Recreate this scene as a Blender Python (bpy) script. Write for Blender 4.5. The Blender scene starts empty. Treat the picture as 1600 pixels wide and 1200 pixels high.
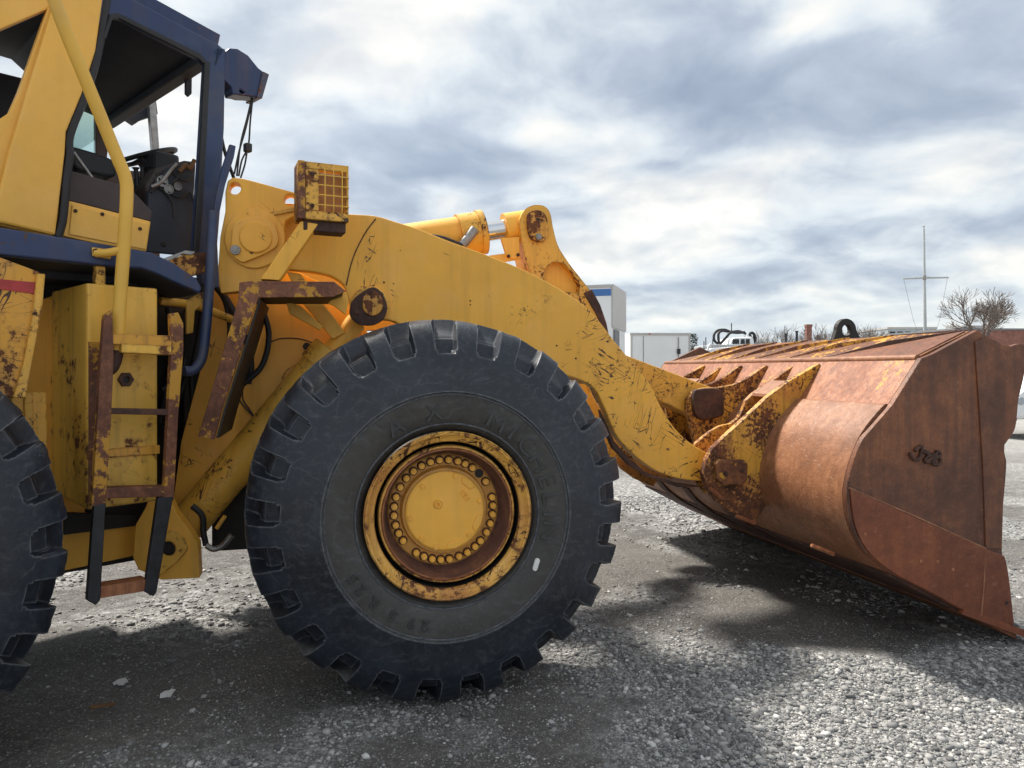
import bpy, bmesh, math, random
import numpy as np
from mathutils import Vector, Matrix
R = math.radians
sc = bpy.context.scene
C = sc.collection

# ------------------------------------------------------------------ camera
FOC, CAMH, HOR = 1130.0, 1.55, 578.0          # focal length in photo pixels, eye height, horizon row
cam = bpy.data.cameras.new('camera')
cam.sensor_width = 36.0
cam.lens = 36.0 * FOC / 1600.0
cam.shift_y = -(600.0 - HOR) / 1600.0
cam.clip_start = 0.05
cam.clip_end = 6000
camo = bpy.data.objects.new('camera', cam)
camo.location = (0, 0, CAMH)
camo.rotation_euler = (R(90), 0, 0)
C.objects.link(camo)
sc.camera = camo
sc.render.resolution_x, sc.render.resolution_y = 1024, 768
sc.view_settings.view_transform = 'Standard'
sc.view_settings.look = 'None'
sc.view_settings.gamma = 1.0
sc.view_settings.exposure = 1.0
sc.view_settings.use_curve_mapping = False
sc.cycles.adaptive_threshold = .02
sc.cycles.max_bounces = 5
sc.cycles.diffuse_bounces = 3
sc.cycles.glossy_bounces = 2
sc.cycles.transmission_bounces = 2


# ------------------------------------------------------------------ node helper
class G:
    def __init__(s, tree):
        s.t = tree
    def __call__(s, typ, ins=None, out=0, **props):
        n = s.t.nodes.new('ShaderNode' + typ)
        for k, v in props.items():
            setattr(n, k, v)
        for k, v in (ins or {}).items():
            k = n.inputs[k]
            if isinstance(v, bpy.types.NodeSocket):
                s.t.links.new(v, k)
            else:
                k.default_value = v
        return n.outputs[out]
    def m(s, op, a, b=0.0, c=0.0):
        return s('Math', {0: a, 1: b, 2: c}, operation=op)
    def vm(s, op, a, b=(0, 0, 0), out=0):
        return s('VectorMath', {0: a, 1: b}, out, operation=op)
    def noise(s, co, scale, detail=4.0, rough=0.55, dist=0.0):
        return s('TexNoise', {'Vector': co, 'Scale': scale, 'Detail': detail, 'Roughness': rough, 'Distortion': dist})
    def rng(s, v, a, b, c=0.0, d=1.0, smooth=False):
        return s('MapRange', {0: v, 1: a, 2: b, 3: c, 4: d}, interpolation_type='SMOOTHSTEP' if smooth else 'LINEAR')
    def mix(s, f, a, b, mode='MIX'):
        return s('Mix', {0: f, 6: a, 7: b}, 2, data_type='RGBA', blend_type=mode)
    def ramp(s, f, stops):
        n = s.t.nodes.new('ShaderNodeValToRGB')
        s.t.links.new(f, n.inputs[0])
        e = n.color_ramp.elements
        while len(e) < len(stops):
            e.new(0.5)
        for q, (p, c) in zip(e, stops):
            q.position = p
            q.color = (*c, 1.0) if len(c) == 3 else c
        return n.outputs[0]


def c4(c):
    return (c[0], c[1], c[2], 1.0)


# ------------------------------------------------------------------ sky and sun
SUN_AZ = Vector((-0.74, 0.67, 0)).normalized()     # towards the sun, seen from above (x right, y away)
SUN_EL = R(56)
world = bpy.data.worlds.new('World')
sc.world = world
world.use_nodes = True
wt = world.node_tree
wt.nodes.clear()
g = G(wt)
sky = g('TexSky', sky_type='NISHITA', sun_disc=False, sun_elevation=SUN_EL,
        sun_rotation=math.atan2(SUN_AZ.x, SUN_AZ.y), air_density=1.0, dust_density=1.5, ozone_density=1.2)
dv = g('TexCoord', out=0)
sep = wt.nodes.new('ShaderNodeSeparateXYZ')
wt.links.new(dv, sep.inputs[0])
zc = g.m('ADD', g.m('MAXIMUM', sep.outputs[2], 0.0), 0.30)
q = g('CombineXYZ', {0: g.m('DIVIDE', sep.outputs[0], zc), 1: g.m('DIVIDE', sep.outputs[1], zc), 2: 0.0})


def skyq(px, py):
    v = Vector(((px - 800) / FOC, 1.0, (HOR - py) / FOC)).normalized()
    return (v.x / (max(v.z, 0) + 0.30), v.y / (max(v.z, 0) + 0.30), 0.0)


warp = g('TexNoise', {'Vector': q, 'Scale': 2.4, 'Detail': 2.0}, 1)
qw = g.vm('ADD', q, g.vm('MULTIPLY', g.vm('SUBTRACT', warp, (.5, .5, .5)), (.20, .20, 0)))
n1 = g.noise(g.vm('ADD', qw, (3.7, 1.3, 0)), 2.1, 6, .50)
n1b = g.noise(g.vm('ADD', qw, (3.7, 1.36, 0)), 2.1, 3, .50)
n2 = g.noise(g.vm('ADD', qw, (11.2, 5.1, 2)), 5.5, 5, .6)
dens = g.m('ADD', g.m('MULTIPLY', n1, .92), g.m('MULTIPLY', n2, .16))
# cloud masses and gaps seen in the photograph (rows/columns of the picture -> directions in the sky)
for px, py, rad, wgt in [(1080, 150, .34, .22), (700, 240, .22, .19), (500, 190, .24, .12), (1235, 70, .12, -.20),
                         (850, 195, .09, -.16), (690, 315, .16, -.20), (1100, 400, .36, -.06), (400, 40, .25, -.02),
                         (1400, 440, .25, .08), (1430, 180, .2, .08), (620, 30, .16, -.04), (950, 340, .2, .07), (1010, 270, .14, .07), (1300, 300, .2, .05)]:
    d = g.vm('LENGTH', g.vm('SUBTRACT', qw, skyq(px, py)), out=1)
    dens = g.m('ADD', dens, g.m('MULTIPLY', g.rng(d, rad, 0.0, 0, 1, True), wgt))
cl = g.ramp(g.rng(dens, .36, .80), [(0.0, (5.3, 5.2, 4.9)), (.22, (4.55, 4.58, 4.5)), (.42, (3.75, 4.05, 4.3)),
                                    (.64, (2.65, 3.0, 3.5)), (1.0, (1.95, 2.3, 2.85))])
# brighter on the flank turned to the sun, darker beneath
rel = g.m('SUBTRACT', n1b, n1)
cl = g.mix(1.0, cl, g('CombineXYZ', {0: g.rng(rel, -.07, .07, .88, 1.12), 1: g.rng(rel, -.07, .07, .89, 1.11), 2: g.rng(rel, -.07, .07, .91, 1.08)}), 'MULTIPLY')
hz = g.rng(sep.outputs[2], 0.0, 0.13, 1, 0, True)
cl = g.mix(g.m('MULTIPLY', hz, .35), cl, (4.2, 4.7, 4.9, 1))
cl = g.mix(.08, cl, sky)
bg = g('Background', {0: cl, 1: 0.1})
wo = wt.nodes.new('ShaderNodeOutputWorld')
wt.links.new(bg, wo.inputs[0])

sun = bpy.data.lights.new('sun', 'SUN')
sun.energy = 3.3
sun.angle = R(7.0)
sun.color = (1.0, .94, .85)
suno = bpy.data.objects.new('sun', sun)
sd = Vector((SUN_AZ.x * math.cos(SUN_EL), SUN_AZ.y * math.cos(SUN_EL), math.sin(SUN_EL)))
suno.rotation_euler = sd.to_track_quat('Z', 'Y').to_euler()
suno.location = (-20, 20, 30)
C.objects.link(suno)


# ------------------------------------------------------------------ materials
def newmat(name):
    m = bpy.data.materials.new(name)
    m.use_nodes = True
    m.node_tree.nodes.clear()
    return m, G(m.node_tree)


def finish(m, g, col, rough, bump=None, bstr=.3, bdist=.01, metal=0.0, **kw):
    ins = {'Base Color': col, 'Roughness': rough, 'Metallic': metal}
    ins.update(kw)
    if bump is not None:
        ins['Normal'] = g('Bump', {'Height': bump, 'Strength': bstr, 'Distance': bdist})
    s = g('BsdfPrincipled', ins)
    o = m.node_tree.nodes.new('ShaderNodeOutputMaterial')
    m.node_tree.links.new(s, o.inputs[0])
    return m


def coords(g):
    tc = g('TexCoord', out=3)
    rnd = g('ObjectInfo', out=5)
    return g.vm('ADD', tc, g('CombineXYZ', {0: g.m('MULTIPLY', rnd, 17.0), 1: g.m('MULTIPLY', rnd, 31.0), 2: g.m('MULTIPLY', rnd, 7.0)})), tc


RUST = [(0.25, (.030, .013, .010)), (.45, (.085, .033, .018)), (.6, (.17, .062, .025)), (.78, (.29, .12, .04))]


def paint(name, base, rust=.3, scr=0.0, big=2.5, fine=22, rough=.42, grad=None, stain=.25, rcol=RUST, alt=None, coat=0.0, bd=.006):
    """worn paint over steel: tone drift, chips to rust, hairline scratches, vertical run stains"""
    m, g = newmat(name)
    co, tc = coords(g)
    t = g.noise(co, 1.6, 5, .66)
    col = g.mix(g.rng(t, .3, .7), c4([x * .84 for x in base]), c4([min(1, x * 1.08) for x in base]))
    col = g.mix(g.rng(g.noise(co, 4.5, 3, .6), .5, .75, 0, .28), col, c4([x * .8 + .14 for x in base]))
    if alt:
        col = g.mix(g.rng(g.noise(co, 2.1, 7, .62, .4), .46, .62), col, c4(alt))
    s = g.m('ADD', g.m('MULTIPLY', g.noise(co, big, 3, .6), .5), g.m('MULTIPLY', g.noise(co, fine, 5, .7), .5))
    thr = .5 + (1 - rust) * .25
    if grad:
        ax, a, b, amt = grad
        sp = m.node_tree.nodes.new('ShaderNodeSeparateXYZ')
        m.node_tree.links.new(tc, sp.inputs[0])
        gr = g.rng(sp.outputs[ax], a, b)
        s = g.m('ADD', s, g.m('MULTIPLY', gr, amt))
    if rust > .1:
        nb = g('Bevel', {'Radius': .014}, samples=4)
        geo_n = g('NewGeometry', out=1)
        ed = g.rng(g.vm('DOT_PRODUCT', nb, geo_n, out=1), .97, .72)
        s = g.m('ADD', s, g.m('MULTIPLY', ed, .075 + rust * .07))
    chip = g.rng(s, thr, thr + .018)
    halo = g.rng(s, thr - .055, thr + .01, 0, 1, True)
    rc = g.ramp(g.noise(co, 15, 4, .7), rcol)
    st = g.noise(g.vm('MULTIPLY', co, (7, 7, .55)), 2.2, 5, .6)
    col = g.mix(g.m('MULTIPLY', g.rng(st, .5, .78), stain), col, (.16, .075, .025, 1))
    col = g.mix(g.m('MULTIPLY', halo, .42), col, (.21, .085, .026, 1))
    col = g.mix(chip, col, rc)
    if scr > 0:
        sp2 = m.node_tree.nodes.new('ShaderNodeSeparateXYZ')
        m.node_tree.links.new(co, sp2.inputs[0])
        lines = None
        for i, (an, wd) in enumerate(((75, .008), (-35, .007), (20, .006))):
            ca, sa = math.cos(R(an)), math.sin(R(an))
            al = g.m('ADD', g.m('MULTIPLY', sp2.outputs[0], ca), g.m('MULTIPLY', sp2.outputs[2], sa))
            ac = g.m('SUBTRACT', g.m('MULTIPLY', sp2.outputs[2], ca), g.m('MULTIPLY', sp2.outputs[0], sa))
            pv_ = g('CombineXYZ', {0: g.m('MULTIPLY', al, 2.4), 1: g.m('MULTIPLY', ac, 17.0), 2: g.m('ADD', g.m('MULTIPLY', sp2.outputs[1], 3.0), 3.7 * i)})
            nz = g.noise(pv_, 1.0, 2, .6)
            ln = g.m('LESS_THAN', g.m('ABSOLUTE', g.m('SUBTRACT', nz, .5)), wd)
            ln = g.m('MULTIPLY', ln, g.m('GREATER_THAN', g.noise(g.vm('ADD', co, (9 + 5 * i, 2, 4)), 5.5 + i, 2, .6), .56 - scr * .16))
            lines = ln if lines is None else g.m('MAXIMUM', lines, ln)
        k = g.noise(g.vm('ADD', co, (1, 7, 4)), 3.0, 2, .6)
        if grad:
            k = g.m('ADD', k, g.m('MULTIPLY', gr, .22))
        k = g.rng(k, .66 - scr * .22, .70 - scr * .22)
        col = g.mix(g.m('MULTIPLY', lines, k), col, (.075, .032, .016, 1))
    ro = g.m('ADD', g.m('MULTIPLY', chip, .4), g.m('ADD', rough, g.m('MULTIPLY', t, .18)))
    h = g.m('ADD', g.m('MULTIPLY', g.noise(co, 3.0, 1), 1.2), g.m('MULTIPLY', g.noise(co, 70, 2), .14))
    return finish(m, g, col, ro, h, .35, bd, **({'Coat Weight': coat, 'Coat Roughness': .3} if coat else {}))


def rusty(name, cols, scale=3.0, rough=.75, spec=.35, streak=.35, pits=.5, yellow=None, scuff=0.0):
    m, g = newmat(name)
    co, tc = coords(g)
    n = g.m('ADD', g.m('MULTIPLY', g.noise(co, scale, 7, .62, .3), .6), g.m('MULTIPLY', g.noise(co, scale * 9, 6, .7), .4))
    col = g.ramp(n, [(.33, cols[0]), (.47, cols[1]), (.56, cols[2]), (.68, cols[3])])
    st = g.noise(g.vm('MULTIPLY', co, (9, 9, .5)), 2.6, 6, .65)
    col = g.mix(g.m('MULTIPLY', g.rng(st, .45, .62), streak), col, c4([x * 1.25 for x in cols[0]]))
    col = g.mix(g.m('MULTIPLY', g.rng(g.noise(co, 160, 3), .5, .75), .5), col, c4([x * .55 for x in cols[1]]))
    if yellow:
        y = g.m('ADD', g.m('MULTIPLY', g.noise(co, 2.6, 4), .5), g.m('MULTIPLY', g.noise(co, 17, 8, .7), .5))
        col = g.mix(g.rng(y, 1 - yellow, 1 - yellow + .02), col, (.52, .26, .03, 1))
    if scuff:
        s = g.noise(g.vm('MULTIPLY', co, (4, 4, 10)), 5, 8, .7, .5)
        col = g.mix(g.m('MULTIPLY', g.rng(s, .58, .66), scuff), col, (.55, .36, .27, 1))
    h = g.m('ADD', g.noise(co, 120, 2, .7), g.m('MULTIPLY', g.noise(co, 16, 2, .65), 1.6))
    return finish(m, g, col, g.rng(n, .3, .7, rough + .12, rough - .12), h, pits, .004)


def plain(name, col, rough=.5, metal=0.0, var=.25, scale=6.0, bump=.15, **kw):
    m, g = newmat(name)
    co, tc = coords(g)
    n = g.noise(co, scale, 7, .62)
    c = g.mix(g.rng(n, .3, .7), c4([x * (1 - var) for x in col]), c4([min(1, x * (1 + var)) for x in col]))
    return finish(m, g, c, g.m('ADD', rough - .08, g.m('MULTIPLY', n, .16)), g.noise(co, scale * 12, 2, .6), bump, .003, metal, **kw)


YEL = (.95, .485, .062)
M = {}
M['yellow'] = paint('yellow_paint', YEL, .24, .12, fine=34, stain=.24)
M['yellow_bracket'] = paint('scratched_yellow_bracket', (.74, .38, .05), .92, .9, fine=46, big=3.4, stain=.8, alt=(.46, .19, .05))
M['yellow_arm'] = paint('yellow_arm_paint', YEL, .27, .30, fine=46, grad=(0, .0, 1.2, .125), stain=.2)
M['yellow_cab'] = paint('yellow_cab_paint', (.95, .52, .09), .09, 0.0, stain=.06, rough=.35, bd=.03)
M['yellow_worn'] = paint('worn_yellow_paint', (.82, .44, .06), .66, .40, fine=42, big=3.5, stain=.4)
M['yellow_box'] = paint('yellow_tank_paint', (.85, .49, .075), .72, .1, big=2.6, fine=17, stain=.45)
M['yellow_rusty'] = paint('yellow_paint_mostly_rust', (.72, .35, .04), .85, .6, big=3.5, fine=18, stain=.8)
M['yellow_hub'] = paint('yellow_hub_paint', (.97, .49, .068), .12, 0, stain=.08, rough=.4)
M['yellow_disc'] = paint('grimy_hub_disc_paint', (.62, .30, .055), .55, 0, big=7, fine=24, stain=.3, rough=.4)
M['yellow_rim'] = paint('flaking_yellow_rim_paint', (.86, .47, .09), .74, .8, big=6, fine=30, stain=.6, alt=(.55, .25, .06))
M['yellow_rail'] = paint('yellow_rail_paint', (.80, .47, .07), .16, 0, stain=.1, fine=40)
M['blue'] = paint('dark_blue_paint', (.020, .040, .115), .34, .3, stain=.25, rough=.3, fine=30)
M['blue_worn'] = paint('worn_blue_paint', (.025, .05, .13), .42, .2, stain=.3, rough=.35, fine=20, alt=(.06, .07, .11))
M['rust_side'] = rusty('dark_brown_rust', [(.066, .026, .016), (.135, .050, .025), (.215, .075, .030), (.32, .115, .038)], 1.5, .56, scuff=.10, streak=.55)
M['rust_wear'] = rusty('red_brown_rust', [(.11, .030, .014), (.19, .052, .020), (.25, .072, .026), (.32, .10, .034)], 2.0, .55, streak=.4, scuff=.12)
M['rust_back'] = rusty('salmon_rust', [(.15, .060, .028), (.27, .112, .052), (.36, .16, .078), (.46, .23, .125)], 2.3, .5, streak=.5, scuff=.4)
M['rust_upper'] = rusty('orange_rust', [(.16, .054, .026), (.32, .115, .05), (.42, .17, .075), (.48, .22, .10)], 3.5, .55, streak=.85, yellow=.41)
M['rust_spill'] = rusty('rust_with_yellow_left', [(.05, .02, .012), (.14, .05, .022), (.24, .09, .03), (.34, .14, .05)], 4, .7, yellow=.49)
M['rust_dark'] = rusty('dark_rust', [(.025, .013, .011), (.06, .026, .018), (.10, .04, .024), (.15, .06, .03)], 5, .7)
M['rust_recess'] = rusty('purple_brown_rust', [(.055, .028, .026), (.12, .058, .048), (.18, .085, .060), (.30, .14, .06)], 6, .5, yellow=.40)
M['rust_fender'] = rusty('rust_fender', [(.06, .024, .016), (.15, .055, .028), (.24, .09, .045), (.33, .14, .07)], 5, .65, yellow=.475)
M['steel'] = plain('chromed_rod', (.75, .76, .78), .16, 1.0, .05, 4, .02)
M['dull_steel'] = plain('dull_steel', (.32, .31, .30), .45, .8, .3, 20, .2)
M['black'] = plain('black_rubber_and_plastic', (.018, .018, .021), .55, 0, .4, 12, .2)
M['black_steel'] = plain('blackened_steel', (.022, .024, .03), .45, .2, .5, 14, .3)
M['grime_shade'] = plain('greasy_shade_black', (.014, .012, .011), .6, 0, .5, 9, .5)  # also serves as painted shade in holes, gaps and under the frames
M['interior'] = plain('brown_cab_trim', (.060, .042, .040), .6, 0, .2, 8, .2)
M['cab_dark'] = plain('dark_cab_lining', (.036, .041, .056), .7, 0, .3, 5, .2)
M['amber'] = plain('dusty_amber_lens', (.45, .17, .03), .3, 0, .3, 14, .1)
M['white_tag'] = plain('white_rubber_tag', (.72, .73, .72), .5, 0, .1, 30, .1)
M['red'] = plain('faded_red_tape', (.40, .035, .035), .5, 0, .25, 12, .1)
M['white'] = plain('white_body_panel', (.78, .79, .80), .35, 0, .04, 1.5, .03)
M['grey_panel'] = plain('grey_aluminium_panel', (.46, .45, .43), .5, 0, .06, 2, .05)
M['blue_stripe'] = plain('blue_stripe', (.05, .16, .42), .4, 0, .1, 4, .03)
M['dark_glass'] = plain('dark_vehicle_glass', (.012, .016, .02), .08, 0, .1, 2, .0)
M['brick'] = plain('brick_wall', (.24, .11, .085), .85, 0, .3, 3, .3)
M['bark'] = plain('grey_bark', (.16, .13, .115), .9, 0, .3, 10, .4)
M['pole'] = plain('pale_grey_pole', (.42, .45, .45), .5, 0, .1, 4, .05)
M['roof_grey'] = plain('grey_shingles', (.20, .20, .21), .9, 0, .2, 8, .2)
M['siding'] = plain('grey_siding', (.48, .49, .50), .7, 0, .06, 3, .05)
M['far_build'] = plain('pale_far_wall', (.38, .42, .45), .8, 0, .1, 2, .05)
M['shrub'] = plain('dark_evergreen', (.03, .045, .03), .9, 0, .4, 6, .3)
M['paper'] = plain('white_paper_scrap', (.75, .75, .73), .8, 0, .05, 30, .3)
M['wood'] = plain('wet_wood', (.17, .09, .035), .75, 0, .3, 30, .3)


def glass(name, col):
    m, g = newmat(name)
    s = g('MixShader', {0: .72, 1: g('BsdfGlossy', {0: (.8, .9, .9, 1), 1: .05}), 2: g('BsdfTransparent', {0: c4(col)})})
    o = m.node_tree.nodes.new('ShaderNodeOutputMaterial')
    m.node_tree.links.new(s, o.inputs[0])
    return m


M['tint'] = glass('green_tinted_glass', (.78, .92, .89))


def rubber(name='tyre_rubber', worn=True):
    m, g = newmat(name)
    tc = g('TexCoord', out=3)
    at = g('Attribute', {}, 0, attribute_name='band')
    band = m.node_tree.nodes[-1].outputs[2]
    n = g.noise(tc, 3.2, 6, .68, .4)
    f = g.noise(tc, 34, 4, .7)
    base = g.mix(g.rng(n, .35, .68), (.007, .010, .017, 1), (.021, .029, .046, 1))
    dusty = g.mix(g.rng(n, .35, .68), (.026, .025, .025, 1), (.062, .058, .054, 1))
    col = g.mix(band, base, dusty)
    w = g.vm('ADD', tc, g.vm('MULTIPLY', g('TexNoise', {'Vector': tc, 'Scale': 3.5, 'Detail': 5.0}, 1), (.35, .35, .35)))
    e = g('TexVoronoi', {'Vector': w, 'Scale': 4.5}, 0, feature='DISTANCE_TO_EDGE')
    k = g.m('MULTIPLY', g.m('LESS_THAN', e, .010), g.rng(g.noise(tc, 7, 3), .57, .63))
    sw = g.noise(g.vm('MULTIPLY', w, (4, 4, 17)), 2.0, 5, .72)
    k = g.m('MAXIMUM', g.m('MULTIPLY', k, .7), g.m('MULTIPLY', g.rng(sw, .54, .72), .8))
    col = g.mix(g.m('MULTIPLY', k, .55), col, (.10, .11, .125, 1))
    col = g.mix(g.m('MULTIPLY', g.rng(f, .52, .75), .4), col, (.085, .09, .095, 1))
    if worn:
        nb = g('Bevel', {'Radius': .014}, samples=4)
        ed = g.rng(g.vm('DOT_PRODUCT', nb, g('NewGeometry', out=1), out=1), .985, .80)
        col = g.mix(g.m('MULTIPLY', ed, g.rng(f, .3, .6, .25, 1.0)), col, (.20, .21, .225, 1))
    h = g.m('ADD', g.m('MULTIPLY', g.noise(tc, 55, 2, .7), .5), g.m('MULTIPLY', g.noise(tc, 7, 2), 1.4))
    return finish(m, g, col, g.rng(n, .3, .7, .38, .60), h, .5, .006)


M['rubber'] = rubber()
M['rubber_letter'] = plain('moulded_rubber', (.040, .040, .042), .5, 0, .35, 14, .3)

# ------------------------------------------------------------------ geometry helpers
WL = {}      # world location of every object


def ob(name, bm, mat, parent=None, smooth=None, bevel=0.0, label=None):
    """bm (in world space) -> one object with its origin at its own centre, parented without rotation"""
    if isinstance(bm, bmesh.types.BMesh):
        bmesh.ops.recalc_face_normals(bm, faces=bm.faces)
        me = bpy.data.meshes.new(name)
        bm.to_mesh(me)
        bm.free()
    else:
        me = bm
    co = np.empty(len(me.vertices) * 3)
    me.vertices.foreach_get('co', co)
    co = co.reshape(-1, 3)
    c = (co.min(0) + co.max(0)) / 2
    co -= c
    me.vertices.foreach_set('co', co.ravel())
    me.update()
    me.materials.append(M[mat] if isinstance(mat, str) else mat)
    if smooth is not None:
        me.polygons.foreach_set('use_smooth', [True] * len(me.polygons))
        me.set_sharp_from_angle(angle=R(smooth))
    o = bpy.data.objects.new(name, me)
    C.objects.link(o)
    wl = Vector(c)
    WL[o] = wl
    if parent is not None:
        o.parent = parent
        o.location = wl - WL[parent]
    else:
        o.location = wl
    if bevel:
        b = o.modifiers.new('bevel', 'BEVEL')
        b.width = bevel
        b.segments = 2
        b.limit_method = 'ANGLE'
        b.angle_limit = R(40)
    if label:
        o['label'] = label
    return o


def copy_at(src, wl, parent):
    o = src.copy()
    C.objects.link(o)
    WL[o] = Vector(wl)
    o.parent = parent
    o.location = WL[o] - (WL[parent] if parent else Vector())
    return o


def thing(name, loc, label, cat, group=None):
    o = bpy.data.objects.new(name, None)
    o.empty_display_size = .3
    C.objects.link(o)
    o.location = loc
    WL[o] = Vector(loc)
    tag(o, label, cat, group)
    return o


def tag(o, label, cat, group=None):
    o['label'] = label
    o['category'] = cat
    if group:
        o['group'] = group
    return o


def kind(o, k):
    o['kind'] = k
    return o


class Frame:
    """vehicle-aligned axes: u forward, v across (negative = side facing the photographer), w up"""
    def __init__(s, ox, oy, deg):
        t = R(deg)
        s.o = Vector((ox, oy, 0))
        s.f = Vector((math.cos(t), math.sin(t), 0))
        s.a = Vector((-math.sin(t), math.cos(t), 0))
        s.cu, s.cv = -s.o.dot(s.f), -s.o.dot(s.a)
    def X(s, u, v, w):
        return s.o + s.f * u + s.a * v + Vector((0, 0, w))
    def at(s, px, py, v):
        """point of the plane v = const measured from the photograph -> (u, w)"""
        x = (px - 800) / FOC
        du, d2 = x * s.f.x + s.f.y, x * s.a.x + s.a.y
        t = (v - s.cv) / d2
        return (s.cu + du * t, CAMH - (py - HOR) / FOC * t)
    def pts(s, pp, v):
        return [s.at(p[0], p[1], v) for p in pp]
    def p3(s, px, py, v):
        u, w = s.at(px, py, v)
        return (u, v, w)


TH = R(14.5)
TM = 1.26                                     # half track
FR = Frame(-.39 - TM * math.sin(TH), 3.57 + TM * math.cos(TH), 14.5)       # origin: under the front axle
_pv = FR.X(-1.62, 0, 0)
RE = Frame(_pv.x, _pv.y, 47)                  # origin: under the articulation joint


def crom(pts, n=5, closed=False):
    """Catmull-Rom through points; a point given as (x, y, 1) stays a corner"""
    P = [Vector(p[:2]) if len(p) == 2 or closed is not None else p for p in pts]
    cor = [len(p) > 2 and p[2] == 1 for p in pts]
    out, N = [], len(P)
    for i in range(N if closed else N - 1):
        p1, p2 = P[i], P[(i + 1) % N]
        p0 = p1 * 2 - p2 if cor[i] or (not closed and i == 0) else P[i - 1]
        j = (i + 1) % N
        p3 = p2 * 2 - p1 if cor[j] or (not closed and j == N - 1) else P[(i + 2) % N]
        out.append(tuple(p1))
        if cor[i] and cor[j]:
            continue
        for k in range(1, n):
            t = k / n
            out.append(tuple(.5 * ((2 * p1) + (p2 - p0) * t + (2 * p0 - 5 * p1 + 4 * p2 - p3) * t * t + (3 * p1 - p0 - 3 * p2 + p3) * t ** 3)))
    if not closed:
        out.append(tuple(P[-1]))
    return out


def plate_bm(fr, uw, v0, v1, holes=()):
    bm = bmesh.new()
    edges = []
    for loop in [uw] + list(holes):
        vs = [bm.verts.new(fr.X(u, v0, w)) for u, w in loop]
        edges += [bm.edges.new((vs[i], vs[(i + 1) % len(vs)])) for i in range(len(vs))]
    if holes:
        r = bmesh.ops.triangle_fill(bm, edges=edges, use_beauty=True)
        fs = [f for f in r['geom'] if isinstance(f, bmesh.types.BMFace)]
    else:
        fs = [bm.faces.new([e.verts[0] for e in edges])] if False else [bm.faces.new(list(bm.verts))]
    r = bmesh.ops.extrude_face_region(bm, geom=fs)
    vv = [x for x in r['geom'] if isinstance(x, bmesh.types.BMVert)]
    bmesh.ops.translate(bm, verts=vv, vec=fr.a * (v1 - v0))
    return bm


def plate(name, fr, uw, v0, v1, mat, parent, holes=(), bevel=.004, label=None, smooth=None):
    return ob(name, plate_bm(fr, uw, v0, v1, holes), mat, parent, smooth, bevel, label)


def pplate(name, fr, px, v0, th, mat, parent, curve=False, holes=(), bevel=.004, label=None):
    pp = fr.pts(crom(px, 5, True) if curve else px, v0)
    return plate(name, fr, pp, v0, v0 + th, mat, parent, [fr.pts(h, v0) for h in holes], bevel, label)


def circ(cx, cy, r, n=20, ry=None):
    ry = ry or r
    return [(cx + r * math.cos(i * 2 * math.pi / n), cy + ry * math.sin(i * 2 * math.pi / n)) for i in range(n)]


def box_bm(fr, u0, u1, v0, v1, w0, w1, bm=None):
    bm = bm or bmesh.new()
    vs = [bm.verts.new(fr.X(u, v, w)) for u in (u0, u1) for v in (v0, v1) for w in (w0, w1)]
    for a, b, c, d in ((0, 1, 3, 2), (4, 6, 7, 5), (0, 4, 5, 1), (2, 3, 7, 6), (0, 2, 6, 4), (1, 5, 7, 3)):
        bm.faces.new((vs[a], vs[b], vs[c], vs[d]))
    return bm


def box(name, fr, u0, u1, v0, v1, w0, w1, mat, parent, bevel=.006, label=None):
    return ob(name, box_bm(fr, u0, u1, v0, v1, w0, w1), mat, parent, None, bevel, label)


def tube_bm(P, r, n=10, bm=None, caps=True):
    """P world points; r radius or list"""
    bm = bm or bmesh.new()
    P = [Vector(p) for p in P]
    rs = r if isinstance(r, (list, tuple)) else [r] * len(P)
    up = None
    rings = []
    for i, p in enumerate(P):
        t = (P[min(i + 1, len(P) - 1)] - P[max(i - 1, 0)]).normalized()
        if up is None:
            up = Vector((0, 0, 1)) if abs(t.z) < .9 else Vector((1, 0, 0))
        x = t.cross(up)
        if x.length < 1e-5:
            x = t.cross(Vector((0, 1, 0)))
        x.normalize()
        up = x.cross(t).normalized()
        rings.append([bm.verts.new(p + (x * math.cos(k * 2 * math.pi / n) + up * math.sin(k * 2 * math.pi / n)) * rs[i]) for k in range(n)])
    for a, b in zip(rings, rings[1:]):
        for k in range(n):
            bm.faces.new((a[k], a[(k + 1) % n], b[(k + 1) % n], b[k]))
    if caps:
        bm.faces.new(rings[0])
        bm.faces.new(rings[-1])
    return bm


def spline3(P, n=6):
    P = [Vector(p) for p in P]
    out = []
    for i in range(len(P) - 1):
        p1, p2 = P[i], P[i + 1]
        p0 = P[i - 1] if i else p1 * 2 - p2
        p3 = P[i + 2] if i + 2 < len(P) else p2 * 2 - p1
        for k in range(n):
            t = k / n
            out.append(.5 * ((2 * p1) + (p2 - p0) * t + (2 * p0 - 5 * p1 + 4 * p2 - p3) * t * t + (3 * p1 - p0 - 3 * p2 + p3) * t ** 3))
    out.append(P[-1])
    return out


def tube(name, fr, pts, r, mat, parent, n=12, curve=6, label=None):
    P = [fr.X(*p) for p in pts]
    if curve:
        P = spline3(P, curve)
    return ob(name, tube_bm(P, r, n), mat, parent, 50, 0, label)


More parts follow.
